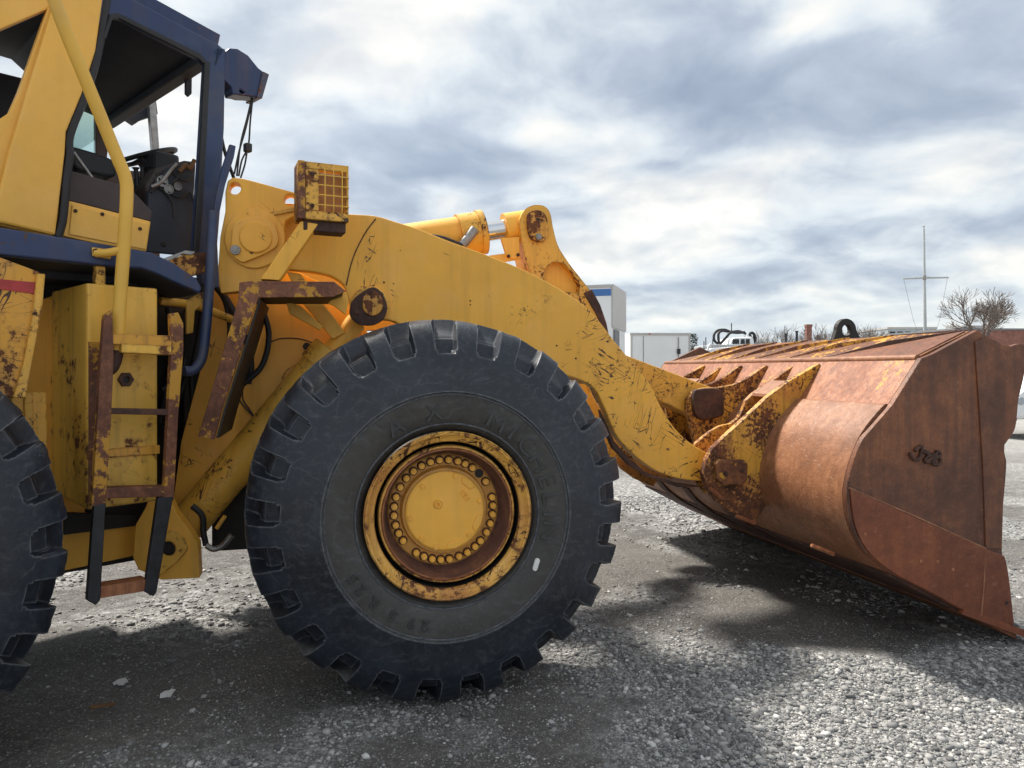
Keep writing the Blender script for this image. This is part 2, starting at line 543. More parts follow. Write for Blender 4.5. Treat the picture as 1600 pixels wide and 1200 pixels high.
def revolve_bm(fr, u, v, w, prof, n=48, s=1, bm=None):
    """prof: list of (dv, r) turned about the axle through (u, v, w)"""
    bm = bm or bmesh.new()
    rings = []
    for dv_, r in prof:
        if r < 1e-5:
            rings.append([bm.verts.new(fr.X(u, v + s * dv_, w))])
        else:
            rings.append([bm.verts.new(fr.X(u + r * math.cos(k * 2 * math.pi / n), v + s * dv_, w + r * math.sin(k * 2 * math.pi / n))) for k in range(n)])
    for a, b in zip(rings, rings[1:]):
        for k in range(n):
            k2 = (k + 1) % n
            if len(a) == 1 and len(b) == 1:
                continue
            if len(a) == 1:
                bm.faces.new((a[0], b[k], b[k2]))
            elif len(b) == 1:
                bm.faces.new((a[k], a[k2], b[0]))
            else:
                bm.faces.new((a[k], a[k2], b[k2], b[k]))
    return bm


def revolve(name, fr, u, v, w, prof, mat, parent, n=48, s=1, smooth=35, label=None):
    return ob(name, revolve_bm(fr, u, v, w, prof, n, s), mat, parent, smooth, 0, label)


def disc(name, fr, u, v, w, r, th, mat, parent, n=28, s=1, ch=.006, label=None):
    """a short cylinder with a chamfered outer face, outer face at v"""
    return revolve(name, fr, u, v, w, [(0, 0), (0, r - ch), (ch, r), (th, r)], mat, parent, n, s, 30, label)


def bolt(name, fr, u, v, w, r, th, mat, parent, s=1):
    return revolve(name, fr, u, v, w, [(0, 0), (0, r * .55), (.004, r * .62), (.004, r * .93), (.007, r), (th, r)], mat, parent, 12, s, 30)


# ------------------------------------------------------------------ ground
random.seed(7)
rng = np.random.default_rng(11)


def gp(px, py):
    d = CAMH * FOC / (py - HOR)
    return ((px - 800) / FOC * d, d)


_lat = np.random.default_rng(5).random((256, 256))


def vnoise(x, y):
    xi, yi = np.floor(x).astype(int), np.floor(y).astype(int)
    fx, fy = x - xi, y - yi
    fx, fy = fx * fx * (3 - 2 * fx), fy * fy * (3 - 2 * fy)
    L = lambda a, b: _lat[a & 255, b & 255]
    return (L(xi, yi) * (1 - fx) + L(xi + 1, yi) * fx) * (1 - fy) + (L(xi, yi + 1) * (1 - fx) + L(xi + 1, yi + 1) * fx) * fy


def fbm(x, y, o=5):
    s, a, t = 0, .5, 0
    for k in range(o):
        s = s + a * vnoise(x * 2 ** k + 17.3 * k, y * 2 ** k + 9.1 * k)
        t += a
        a *= .55
    return s / t


# loose stone and sunlit ground painted light (+), packed fines and shadowed ground dark (-), read off the photograph
PATCH = [(1250, 1120, .75, .40), (1500, 1100, .65, .32), (950, 1005, .38, .28), (860, 955, .26, .26), (1020, 1180, .4, .2),
         (720, 1150, .25, .22), (300, 1195, .22, .3), (170, 1180, .14, .2), (530, 1135, .16, .3), (830, 1180, .2, .15), (600, 1115, .18, .2), (450, 1190, .2, .26), (100, 1195, .2, .15), (320, 945, .7, .2),
         (1050, 775, 1.3, .3), (1130, 905, .3, .25), (1020, 935, .26, .2), (1590, 780, 2.2, .25),
         (250, 1075, .62, -.30), (60, 1110, .5, -.28), (430, 1040, .4, -.28), (880, 1115, .22, -.18), (1000, 1092, .2, -.2), (1230, 965, .36, -.36),
         (1350, 990, .42, -.3), (950, 965, .1, -.2), (1150, 992, .16, -.2), (560, 1050, .3, -.2), (980, 1055, .12, -.2),
         (980, 880, .5, -.28), (800, 1110, .12, -.2), (1570, 1080, .15, -.15)]
PATCH = [(*gp(a, b), r, w) for a, b, r, w in PATCH]


def stony_lit(x, y):
    s = .46 + (fbm(x * 1.1 + 3, y * 1.1, 5) - .5) * 1.1
    for cx, cy, r, w in PATCH:
        s = s + w * np.exp(-((x - cx) ** 2 + (y - cy) ** 2) / r ** 2)
    return np.clip(s, 0, 1)


def gheight(x, y):
    near = np.clip((14 - np.hypot(x, y)) / 8, 0, 1)
    return ((fbm(x * .55, y * .55, 3) - .5) * .05 + (fbm(x * 3 + 40, y * 3, 4) - .5) * .022) * near - .006


nr, na = 330, 420
rad = np.concatenate([[.3], np.geomspace(.8, 16, nr - 40), np.geomspace(17, 3000, 39)])
ang = np.linspace(0, 2 * math.pi, na, endpoint=False)
# finer rays in front of the photographer
ang = np.sort(np.concatenate([np.linspace(R(40), R(140), 330, endpoint=False), np.linspace(R(140), R(400), 90, endpoint=False)]))
RR, AA = np.meshgrid(rad, ang, indexing='ij')
gx, gy = RR * np.cos(AA), RR * np.sin(AA)
gz = gheight(gx, gy)
V = np.stack([gx, gy, gz], -1).reshape(-1, 3)
I = np.arange(nr * na).reshape(nr, na)
Q = np.stack([I[:-1], np.roll(I, -1, 1)[:-1], np.roll(I, -1, 1)[1:], I[1:]], -1).reshape(-1, 4)[:, ::-1]


def np_mesh(name, V, Fc):
    me = bpy.data.meshes.new(name)
    k = Fc.shape[1]
    me.vertices.add(len(V))
    me.vertices.foreach_set('co', V.astype(np.float32).ravel())
    me.loops.add(Fc.size)
    me.loops.foreach_set('vertex_index', Fc.astype(np.int32).ravel())
    me.polygons.add(len(Fc))
    me.polygons.foreach_set('loop_start', np.arange(0, Fc.size, k, dtype=np.int32))
    me.update(calc_edges=True)
    return me


gm = np_mesh('ground', V, Q)
at_ = gm.attributes.new('stone', 'FLOAT', 'POINT')  # higher for stone and painted sunlight, lower for fines and painted shadow
at_.data.foreach_set('value', stony_lit(V[:, 0], V[:, 1]).astype(np.float32))
gm.polygons.foreach_set('use_smooth', [True] * len(gm.polygons))


def ground_mat():
    m, g = newmat('gravel_yard')
    geo = g('NewGeometry', out=0)
    at = g('Attribute', out=2, attribute_name='stone')
    n = g.noise(geo, .9, 7, .6)
    n2 = g.noise(geo, 9, 8, .68)
    fines = g.mix(g.rng(n, .35, .68), (.062, .058, .055, 1), (.135, .125, .113, 1))
    fines = g.mix(g.m('MULTIPLY', g.rng(n2, .45, .75), .55), fines, (.20, .185, .165, 1))
    v0 = g('TexVoronoi', {'Vector': geo, 'Scale': 130.0}, 1)
    fines = g.mix(g.m('MULTIPLY', g.m('GREATER_THAN', v0, .66), .7), fines, g.ramp(v0, [(.6, (.10, .10, .10)), (.85, (.26, .255, .245)), (1, (.48, .47, .45))]))
    # stone chips too far off to be modelled
    v1 = g('TexVoronoi', {'Vector': geo, 'Scale': 34.0}, 1)
    v1d = g('TexVoronoi', {'Vector': geo, 'Scale': 34.0}, 0)
    v2 = g('TexVoronoi', {'Vector': geo, 'Scale': 90.0}, 1)
    chip = g.ramp(v1, [(0, (.14, .14, .145)), (.5, (.34, .34, .335)), (1, (.60, .60, .575))])
    chip2 = g.ramp(v2, [(0, (.09, .09, .092)), (.5, (.22, .22, .215)), (1, (.46, .45, .43))])
    chip = g.mix(g.rng(v1d, .35, .75), chip, fines)
    mk = g.m('ADD', at, g.m('MULTIPLY', g.m('SUBTRACT', n2, .5), .9))
    col = g.mix(g.rng(mk, .40, .62), fines, chip2)
    col = g.mix(g.rng(mk, .52, .70), col, chip)
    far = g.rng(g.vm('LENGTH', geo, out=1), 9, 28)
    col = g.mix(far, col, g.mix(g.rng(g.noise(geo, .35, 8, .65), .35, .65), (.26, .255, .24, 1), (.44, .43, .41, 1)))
    h = g.m('ADD', g.m('MULTIPLY', g.noise(geo, 11, 2), 1.0), g.m('MULTIPLY', g.noise(geo, 75, 2, .7), 1.1))
    return finish(m, g, col, .92, h, .8, .014)


go = bpy.data.objects.new('ground', gm)
gm.materials.append(ground_mat())
C.objects.link(go)
kind(go, 'structure')


# loose crushed stone
def ico(sub):
    bm = bmesh.new()
    bmesh.ops.create_icosphere(bm, subdivisions=sub, radius=1)
    v = np.array([x.co[:] for x in bm.verts])
    f = np.array([[x.index for x in y.verts] for y in bm.faces])
    bm.free()
    return v, f


def stones(n_try, dmin, dmax, sub, smin, smax, dens_pow):
    v, f = ico(sub)
    d = np.sqrt(rng.uniform(dmin ** 2, dmax ** 2, n_try))
    a = rng.uniform(-.80, .80, n_try)
    x, y = d * np.tan(a) * .0 + d * np.sin(a) * 1.0, d * np.cos(a)
    s = stony_lit(x, y) + (fbm(x * 5, y * 5, 4) - .5) * .85
    p = np.clip((s - .34) / .42, 0.05, 1) ** dens_pow
    keep = rng.random(n_try) < p
    x, y, s = x[keep], y[keep], s[keep]
    n = len(x)
    size = np.clip(rng.lognormal(math.log(smin), .52, n), smin * .45, smax) * (.75 + .4 * np.clip(s, 0, 1))
    sh = np.stack([rng.uniform(.8, 1.35, n), rng.uniform(.6, 1.0, n), rng.uniform(.32, .66, n)], 1) * size[:, None]
    proto = [v * (1 + rng.uniform(-.34, .30, (len(v), 1))) for _ in range(14)]
    P = np.stack(proto)[rng.integers(0, 14, n)] * sh[:, None, :]
    yaw, tilt = rng.uniform(0, 6.283, n), rng.normal(0, .32, n)
    ct, st_ = np.cos(tilt)[:, None], np.sin(tilt)[:, None]
    X, Y, Z = P[..., 0], P[..., 1] * ct - P[..., 2] * st_, P[..., 1] * st_ + P[..., 2] * ct
    cy, sy = np.cos(yaw)[:, None], np.sin(yaw)[:, None]
    W = np.stack([X * cy - Y * sy + x[:, None], X * sy + Y * cy + y[:, None], Z + (gheight(x, y) + sh[:, 2] * rng.uniform(.05, .6, n))[:, None]], -1)
    Fa = f[None] + (np.arange(n) * len(v))[:, None, None]
    c = rng.random(n)
    return W.reshape(-1, 3), Fa.reshape(-1, 3), np.repeat(c, len(v))


sets = [stones(110000, 1.7, 4.4, 0, .0050, .022, 1.15), stones(66000, 4.2, 9.0, 0, .0078, .026, 1.2), stones(75000, 1.7, 5.0, 0, .0030, .007, .30)]
SV = np.concatenate([x[0] for x in sets])
_o = np.cumsum([0] + [len(x[0]) for x in sets])
SF = np.concatenate([x[1] + o_ for x, o_ in zip(sets, _o)])
SC = np.concatenate([x[2] for x in sets])
sm = np_mesh('gravel', SV, SF)
a_ = sm.attributes.new('tone', 'FLOAT', 'POINT')
a_.data.foreach_set('value', SC.astype(np.float32))


def stone_mat():
    m, g = newmat('crushed_stone')
    t = g('Attribute', out=2, attribute_name='tone')
    geo = g('NewGeometry', out=0)
    col = g.ramp(t, [(0, (.09, .092, .098)), (.3, (.19, .192, .196)), (.65, (.33, .328, .32)), (.9, (.48, .475, .46)), (1, (.68, .67, .64))])
    n = g.noise(geo, 120, 5, .6)
    col = g.mix(g.rng(n, .4, .7, 0, .45), col, (.15, .145, .135, 1))
    return finish(m, g, col, .85)


sm.materials.append(stone_mat())
so = bpy.data.objects.new('gravel', sm)
C.objects.link(so)
kind(so, 'stuff')
tag(so, 'loose grey crushed stone scattered over the yard', 'gravel')

# ------------------------------------------------------------------ wheel loader
L = thing('wheel_loader', FR.X(0, 0, 0), 'big yellow articulated wheel loader with rusty bucket resting on the gravel', 'loader')


# ---- wheels
def tyre_bm(fr, u, v, w, s, phase, nl=25):
    # half section from outer bead to inner bead: (dv, r)
    key = [(-.275, .382), (-.300, .392), (-.322, .42), (-.336, .47), (-.342, .53), (-.343, .556), (-.352, .562), (-.350, .572), (-.338, .60),
           (-.324, .66), (-.310, .712), (-.303, .734), (-.300, .742), (-.297, .751), (-.293, .761), (-.288, .773), (-.281, .787), (-.270, .808), (-.256, .832), (-.240, .853), (-.220, .872), (-.195, .884),
           (-.165, .890), (-.13, .895), (-.09, .900), (-.05, .904), (0, .906)]
    key = key + [(-a, b) for a, b in key[-2::-1]]
    prof = np.array(key)
    tan = np.gradient(prof, axis=0)
    tan /= np.linalg.norm(tan, axis=1)[:, None]
    nrm = np.stack([-tan[:, 1], tan[:, 0]], 1)          # outward
    # angle samples: dense at groove walls
    base = np.array([-.5, -.40, -.33, -.275, -.262, -.22, -.16, -.08, 0, .08, .16, .22, .262, .275, .33, .40])
    bm = bmesh.new()
    lay = bm.verts.layers.float.new('band')
    rings = []
    rg = random.Random(int(phase * 100) + 3)
    jit = [(rg.uniform(-.05, .05), rg.uniform(.9, 1.1), rg.uniform(-.02, .02)) for _ in range(nl)]
    for k in range(nl):
        for b in base:
            th = (k + b + phase) * 2 * math.pi / nl
            ring = []
            for j, (dv_, r) in enumerate(prof):
                side = -1 if dv_ <= 0 else 1
                # grooves run slantwise across the tread, staggered by half a pitch on the far half
                x = b + jit[k][0] * .4
                half = .262 * (.5 + .5 * math.sqrt(max(0, min(1, (r - .736) / .04))))
                inner = abs(dv_)
                g_ = 0.0
                if r > .736 and inner > .05:
                    e = max(0.0, min(1.0, (half - abs(x)) / .022))
                    ends = max(0.0, min(1.0, (r - .736) / .016)) * max(0.0, min(1.0, (inner - .05) / .06))
                    g_ = e * ends * (.072 if r > .84 else .056) * jit[k][1]
                rr, vv = r - nrm[j][1] * g_ * (1 if True else 0), dv_ - nrm[j][0] * g_
                # worn block edges
                if r > .84 and g_ == 0:
                    rr += jit[k][2] * .15 + rg.uniform(-.0015, .0015)
                shift = (inner < .2) * (.2 - inner) * .22 * side
                t2 = th + shift
                sag = max(0.0, (-math.sin(t2) - .80) / .20)       # loaded tyre bulges where it meets the ground
                vv *= 1 + .07 * sag * sag * max(0.0, min(1.0, (r - .58) / .12))
                X = fr.X(u + rr * math.cos(t2), v + s * vv, max(w + rr * math.sin(t2), .003))
                q_ = bm.verts.new(X)
                q_[lay] = 1.0 if r < .560 else (0.15 if r < .70 else 0.0)
                ring.append(q_)
            rings.append(ring)
    n = len(rings)
    for i in range(n):
        a, b = rings[i], rings[(i + 1) % n]
        for j in range(len(a) - 1):
            bm.faces.new((a[j], a[j + 1], b[j + 1], b[j]))
    return bm


def text_mesh(s, size, depth):
    c = bpy.data.curves.new('lettering', 'FONT')
    c.body = s
    c.size = size
    c.extrude = depth
    c.bevel_depth = .0015
    c.bevel_resolution = 0
    c.align_x = 'CENTER'
    c.align_y = 'CENTER'
    o = bpy.data.objects.new('lettering', c)
    C.objects.link(o)
    dg = bpy.context.evaluated_depsgraph_get()
    me = bpy.data.meshes.new_from_object(o.evaluated_get(dg))
    bpy.data.objects.remove(o)
    bpy.data.curves.remove(c)
    return me


def arc_text(name, fr, u, v, w, items, r, size, mat, parent, depth=.004, stretch=1.0):
    """letters standing round the sidewall, tops outward, read clockwise; items: (char, degrees)"""
    for ch, a in items:
        bm = bmesh.new()
        me = text_mesh(ch, size, depth)
        t = R(a)
        rad_, tang = (math.cos(t), math.sin(t)), (math.sin(t), -math.cos(t))
        vs = []
        for q_ in me.vertices:
            x, y, z = q_.co
            x *= stretch
            rr = r + y
            vs.append(bm.verts.new(fr.X(u + rr * rad_[0] + x * tang[0], v - z, w + rr * rad_[1] + x * tang[1])))
        for p in me.polygons:
            try:
                bm.faces.new([vs[i] for i in p.vertices])
            except ValueError:
                pass
        bpy.data.meshes.remove(me)
        ob(name, bm, mat, parent)


def wheel(name, fr, u, v, w, s, phase, detail):
    rim_prof = [(-.30, .375), (-.322, .3835), (-.331, .377), (-.328, .368), (-.312, .360), (-.303, .350), (-.296, .338), (-.284, .3335), (-.225, .3325), (-.215, .326),
                (-.225, .318), (-.262, .3165), (-.274, .312), (-.276, .3035), (-.268, .300)]
    rim = revolve(name, fr, u, v, w, rim_prof, 'yellow_rim', L, 72, s, 28)
    o = ob('tyre', tyre_bm(fr, u, v, w, s, phase), 'rubber', rim, 32)
    revolve('rim_groove', fr, u, v, w, [(-.285, .3328), (-.227, .3318), (-.217, .326), (-.227, .3188), (-.258, .3176)], 'grime_shade', rim, 72, s, 28)  # dark sheet lining the rim's gutter
    revolve('lock_ring', fr, u, v, w, [(-.272, .3012), (-.279, .2985), (-.279, .2945), (-.272, .292)], 'rust_upper', rim, 72, s)
    revolve('recess_wall', fr, u, v, w, [(-.274, .2925), (-.262, .2885), (-.225, .284), (-.175, .277), (-.150, .268), (-.146, .262)], 'rust_recess', rim, 72, s)
    revolve('wheel_disc', fr, u, v, w, [(-.148, .264), (-.154, .258), (-.156, .208), (-.168, .205), (-.186, .199), (-.188, .187)], 'yellow_disc', rim, 64, s, 28)
    revolve('hub_cover', fr, u, v, w, [(-.180, .1875), (-.197, .185), (-.201, .178), (-.204, .10), (-.205, 0)], 'yellow_hub', rim, 64, s, 25)
    if not detail:
        return rim
    angs = [2, -8, -19, -30, -42, -51, -62, -72.5, -84, -94, -104, -114, -124, -145, -155, -165, -176, 174, 163, 151, 139, 128, 117, 106,
            95.5, 85, 74, 65, 32, 12, 55]
    src = None
    for a in angs:
        p_ = fr.X(u + .236 * math.cos(R(a)), v - .184, w + .236 * math.sin(R(a)))
        if src is None:
            uu, ww = u + .236 * math.cos(R(a)), w + .236 * math.sin(R(a))
            src = bolt('wheel_bolt', fr, uu, v - .184, ww, .0150, .03, 'yellow_hub', rim)
            gs_ring = disc('grime_shade_ring', fr, uu, v - .1605, ww, .0215, .006, 'rust_dark', rim, 16, 1, .002)  # dark ring paints the contact shade and grime round each bolt
            off, off2 = WL[src] - p_, WL[gs_ring] - p_
        else:
            copy_at(src, p_ + off, rim)
            copy_at(gs_ring, p_ + off2, rim)
    disc('bolt_hole', fr, u + .236 * math.cos(R(44)), v - .1605, w + .236 * math.sin(R(44)), .021, .003, 'grime_shade', rim, 16, 1, .001)
    src = None
    for a, rr in ((132, .158), (74, .170), (14, .168), (-46, .160), (-105, .172), (-132, .168), (-171, .166)):
        uu, ww = u + rr * math.cos(R(a)), w + rr * math.sin(R(a))
        if src is None:
            src = bolt('cover_bolt', fr, uu, v - .211, ww, .0135, .012, 'yellow_hub', rim)
            off = WL[src] - fr.X(uu, v - .211, ww)
        else:
            copy_at(src, fr.X(uu, v - .211, ww) + off, rim)
    # raised pads on the cover
    for a, da in ((-22, 15), (-75, 15), (50, 13)):
        pts = [(u + r_ * math.cos(R(a + d)), w + r_ * math.sin(R(a + d))) for d, r_ in ((-da, .178), (-da * .7, .150), (da * .7, .150), (da, .178), (0, .183))]
        plate('cover_pad', fr, pts, v - .208, v - .199, 'yellow_hub', rim, (), .003)
    revolve('filler_plug', fr, u - .037, v - .205, w + .034, [(-.004, 0), (-.004, .007), (-.012, .009), (-.012, .016), (-.004, .019), (0, .022)], 'yellow_hub', rim, 20)
    arc_text('cast_mark', fr, u, v - .205, w, [('0', 47), ('2', 36), ('1', 26)], .115, .03, 'yellow_hub', rim, .003)
    # sidewall lettering
    arc_text('raised_letter', fr, u, v - .3375, w, [('M', 63), ('I', 52), ('C', 41), ('H', 29), ('E', 18), ('L', 7.5), ('I', -1.5), ('N', -11)],
             .473, .12, 'rubber_letter', rim, .0022, 1.05)
    arc_text('raised_letter', fr, u, v - .3375, w, [('X', 99), ('A', 121)], .473, .11, 'rubber_letter', rim, .002, 1.0)
    arc_text('raised_letter', fr, u, v - .340, w, [('2', -103.5), ('9', -110.5), ('5', -121.5), ('R', -133), ('2', -143), ('5', -150)],
             .492, .068, 'rubber_letter', rim, .004, 1.0)
    for rr_, dv_ in ((.418, -.3225),):
        revolve('sidewall_rib', fr, u, v, w, [(dv_ + .004, rr_ - .006), (dv_ - .003, rr_ - .003), (dv_ - .003, rr_ + .003), (dv_ + .004, rr_ + .006)], 'rubber', rim, 96)
    revolve('sidewall_ring', fr, u, v, w, [(-.3435, .546), (-.3475, .5485), (-.3475, .5515), (-.3435, .554)], 'rubber', rim, 96)
    t = R(-31)
    pts = []
    for k in range(20):
        a = k * 2 * math.pi / 20
        x, y = .012 * math.cos(a), .012 * math.sin(a) + (.018 if math.sin(a) >= 0 else -.018)
        # stands upright, leaning a little
        x, y = x * math.cos(-.3) - y * math.sin(-.3), x * math.sin(-.3) + y * math.cos(-.3)
        pts.append((u + .468 * math.cos(t) + x, w + .468 * math.sin(t) + y))
    plate('white_tag', fr, pts, v - .345, v - .334, 'white_tag', rim, (), .002, 'small white oval tag moulded on the sidewall')
    return rim


_u, _w = FR.at(697, 789, -TM - .22)
WHW = .890
wheel('front_wheel', FR, _u, -TM, WHW, 1, .30, True)
wheel('front_wheel', FR, _u, TM, WHW, -1, .1, False)
wheel('rear_wheel', RE, -1.655, -TM, WHW, 1, .12, False)
wheel('rear_wheel', RE, -1.655, TM, WHW, -1, .4, False)

# ---- front frame
ff_px = [(352, 300), (356, 282), (364, 277), (380, 279), (400, 284), (440, 295), (470, 303), (500, 318), (502, 330), (470, 331), (446, 345), (440, 375), (432, 398),
         (415, 425), (405, 452), (345, 458), (340, 430), (344, 370), (352, 330)]
front = pplate('front_frame', FR, [(338, 415), (455, 420), (520, 450), (575, 520), (600, 600), (560, 700), (470, 740), (400, 745), (335, 800), (300, 830), (262, 870), (268, 800), (283, 690), (318, 560)],
               -.40, .06, 'yellow', L)
tower = pplate('tower_plate', FR, ff_px, -.72, .10, 'yellow', front, False, [circ(367, 294, 9.5, 18), circ(453, 312, 9, 18)], .006)
tw2 = plate('tower_plate', FR, FR.pts(ff_px, -.72), .62, .72, 'yellow', front, (), .006)
plate('frame_plate', FR, FR.pts([(338, 415), (455, 420), (520, 450), (575, 520), (600, 600), (560, 700), (470, 740), (400, 745), (335, 800), (300, 830), (262, 870), (268, 800), (283, 690), (318, 560)], -.40), .34, .40, 'yellow', front)
# tubes and beams between the two frame plates
box('cross_member', FR, -1.30, -.62, -.34, .34, 1.0, 1.9, 'grime_shade', front)
box('cross_member', FR, -1.15, .55, -.33, .33, .50, 1.05, 'grime_shade', front)  # coloured black for the shade over this frame mass and the axle
box('axle_housing', FR, _u - .16, _u + .16, -1.0, 1.0, WHW - .17, WHW + .17, 'grime_shade', front, .06)
revolve('differential', FR, _u, 0, WHW, [(-.4, 0), (-.4, .2), (-.15, .36), (.15, .36), (.4, .2), (.4, 0)], 'grime_shade', front, 24)
# boss, pin cover and bolts on the tower
cu, cw = FR.at(400, 372, -.74)
pplate('pin_boss', FR, circ(398, 372, 47, 40), -.735, .014, 'yellow', front, False)
pplate('pin_cover', FR, [(362, 372), (366, 350), (384, 340), (402, 338), (420, 343), (432, 358), (434, 380), (420, 393), (385, 408), (375, 408), (362, 396)], -.757, .022, 'yellow', front, True)
disc('pin_end', FR, cu, -.768, cw, .083, .014, 'yellow', front, 36)
u_, w_ = FR.at(368, 391, -.757)
bolt('cover_bolt', FR, u_, -.777, w_, .026, .022, 'dull_steel', front)
u_, w_ = FR.at(393, 394, -.757)
disc('bolt_hole', FR, u_, -.7585, w_, .010, .004, 'grime_shade', front, 14, 1, .001)
pplate('stop_bar', FR, [(402, 336), (461, 324), (462, 330), (405, 341)], -.732, .012, 'yellow_worn', front)
# lift cylinder pocket: inner yellow ribs seen under the arm
pplate('frame_rib', FR, [(448, 424), (470, 428), (540, 520), (520, 530), (470, 470)], -.58, .05, 'yellow', front)
pplate('frame_rib', FR, [(447, 470), (470, 478), (505, 510), (500, 516), (452, 490)], -.66, .04, 'yellow', front)
# lower lug with pin, ahead of the ladder
lug = pplate('hinge_lug', FR, [(236, 770), (262, 772), (276, 803), (298, 832), (309, 850), (312, 903), (252, 906), (216, 890), (208, 872), (212, 820), (228, 792)], -.78, .10, 'yellow', front, False, [circ(262, 858, 12, 18)])
pplate('lug_cover', FR, [(262, 832), (280, 834), (291, 850), (288, 866), (248, 900), (232, 890), (236, 868)], -.80, .018, 'yellow_worn', front, True, [circ(263, 857, 12, 16)])
disc('lug_pin', FR, *(lambda p: (p[0], -.76, p[1]))(FR.at(262, 858, -.78)), .05, .1, 'grime_shade', front, 20)
tube('hydraulic_elbow', FR, [FR.p3(322, 852, -.66), FR.p3(334, 858, -.66), FR.p3(348, 852, -.66), FR.p3(362, 836, -.66)], .016, 'dull_steel', front)
tube('hydraulic_elbow', FR, [FR.p3(338, 826, -.66), FR.p3(352, 806, -.66)], .012, 'yellow_worn', front, 10, 0)
# thin cables clipped to the frame side
tube('cable', FR, [FR.p3(372, 612, -.415), FR.p3(376, 628, -.415), FR.p3(388, 642, -.415), FR.p3(397, 652, -.415)], .004, 'black', front, 6)
tube('cable', FR, [FR.p3(379, 605, -.415), FR.p3(380, 625, -.415), FR.p3(390, 640, -.415), FR.p3(397, 652, -.415)], .004, 'black', front, 6)
tube('cable', FR, [FR.p3(418, 536, -.415), FR.p3(440, 529, -.415), FR.p3(470, 530, -.415), FR.p3(500, 540, -.415)], .004, 'black', front, 6)
u_, w_ = FR.at(479, 541, -.43)
bolt('frame_bolt', FR, u_, -.43, w_, .022, .03, 'grime_shade', front)
pplate('frame_bracket', FR, [(447, 578), (466, 566), (472, 574), (464, 590), (450, 598), (440, 590)], -.46, .05, 'yellow_rusty', front)


# lift cylinders
def strut(name, fr, a, b, r, mat, parent, n=28):
    return ob(name, tube_bm([fr.X(*a), fr.X(*b)], r, n), mat, parent, 40)


for sgn in (1, -1):
    a0, b0 = FR.p3(266, 852, -.50), FR.p3(566, 492, -.50)
    a0, b0 = (a0[0], a0[1] * sgn, a0[2]), (b0[0], b0[1] * sgn, b0[2])
    lerp = lambda t: tuple(a0[i] + (b0[i] - a0[i]) * t for i in range(3))
    lc = strut('lift_cylinder', FR, lerp(.08), lerp(.80), .105, 'yellow_worn' if sgn > 0 else 'yellow', L)
    strut('gland', FR, lerp(.76), lerp(.835), .118, 'yellow_worn', lc)
    strut('piston_rod', FR, lerp(.8), lerp(.97), .06, 'yellow', lc)

# ---- lift arms
arm_px = [(360, 330, 1), (420, 318), (480, 320), (535, 333), (585, 337), (620, 347), (655, 358), (700, 376), (760, 398), (815, 420), (860, 443), (905, 471), (935, 500), (962, 535),
          (1000, 580), (1018, 604), (1031, 632), (1052, 666), (1076, 690), (1103, 707), (1128, 722), (1150, 738), (1135, 752), (1100, 752), (1062, 748), (1030, 738), (1003, 721), (980, 701),
          (961, 677), (942, 632), (920, 600), (860, 580), (770, 560), (690, 535), (640, 515), (608, 500), (560, 500), (545, 470), (538, 447), (520, 433), (495, 426), (450, 421), (400, 420), (365, 400)]
arm_uw = FR.pts(crom(arm_px, 4, True), -.62)
for sgn in (1, -1):
    v0, v1 = (-.62, -.53) if sgn > 0 else (.53, .62)
    arm = plate('lift_arm', FR, arm_uw, v0, v1, 'yellow_arm', L, (), .008)
    if sgn > 0:
        cu2, cw2 = FR.at(578, 478, -.62)
        revolve('pin_boss', FR, cu2, -.62, cw2, [(-.03, 0), (-.03, .100), (-.024, .108), (0, .108)], 'yellow_worn', arm, 40)
        pplate('pin_cover', FR, [(571, 453), (585, 449), (597, 458), (605, 478), (600, 498), (583, 508), (562, 507), (550, 498), (546, 486), (552, 468)], -.672, .03, 'rust_dark', arm, True)
        pplate('pin_end', FR, [(572, 457), (586, 455), (597, 466), (598, 481), (590, 491), (578, 493), (568, 484), (567, 468)], -.682, .012, 'yellow_rusty', arm, True)
        for px, py in ((558, 488), (558, 500)):
            u_, w_ = FR.at(px, py, -.68)
            bolt('cover_bolt', FR, u_, -.684, w_, .016, .014, 'rust_dark', arm)
        # weld line down the side of the arm
        tube('weld_seam', FR, [FR.p3(587, 342, -.622), FR.p3(572, 362, -.622), FR.p3(557, 390, -.622), FR.p3(548, 415, -.622), FR.p3(541, 446, -.622)], .0035, 'rust_dark', arm, 6)
        for px, py, r_ in ((600, 441, .006), (615, 443, .004), (583, 446, .005), (735, 470, .005), (735, 476, .004), (900, 560, .006), (870, 540, .006)):
            u_, w_ = FR.at(px, py, -.6235)
            disc('paint_chip', FR, u_, -.6235, w_, r_, .004, 'rust_dark', arm, 8, 1, .001)
    # hinge end boss
    eu, ew = FR.at(1140, 738, -.62)
    revolve('hinge_boss', FR, eu, 0, ew, [(v0 - .02, 0), (v0 - .02, .115), (v1 + .02, .115), (v1 + .02, 0)], 'yellow_rusty', arm, 32)
box('arm_cross_tube', FR, .30, .62, -.53, .53, 1.55, 1.85, 'yellow', L, .03)
plate('under_arm_strip', FR, FR.pts([(940, 640), (962, 690), (985, 716), (1010, 738), (1062, 756), (1105, 762), (1062, 762), (1015, 746), (985, 727), (960, 700), (945, 665)], -.62), -.60, -.55, 'rust_dark', L)  # dark strip along the arm's lower edge

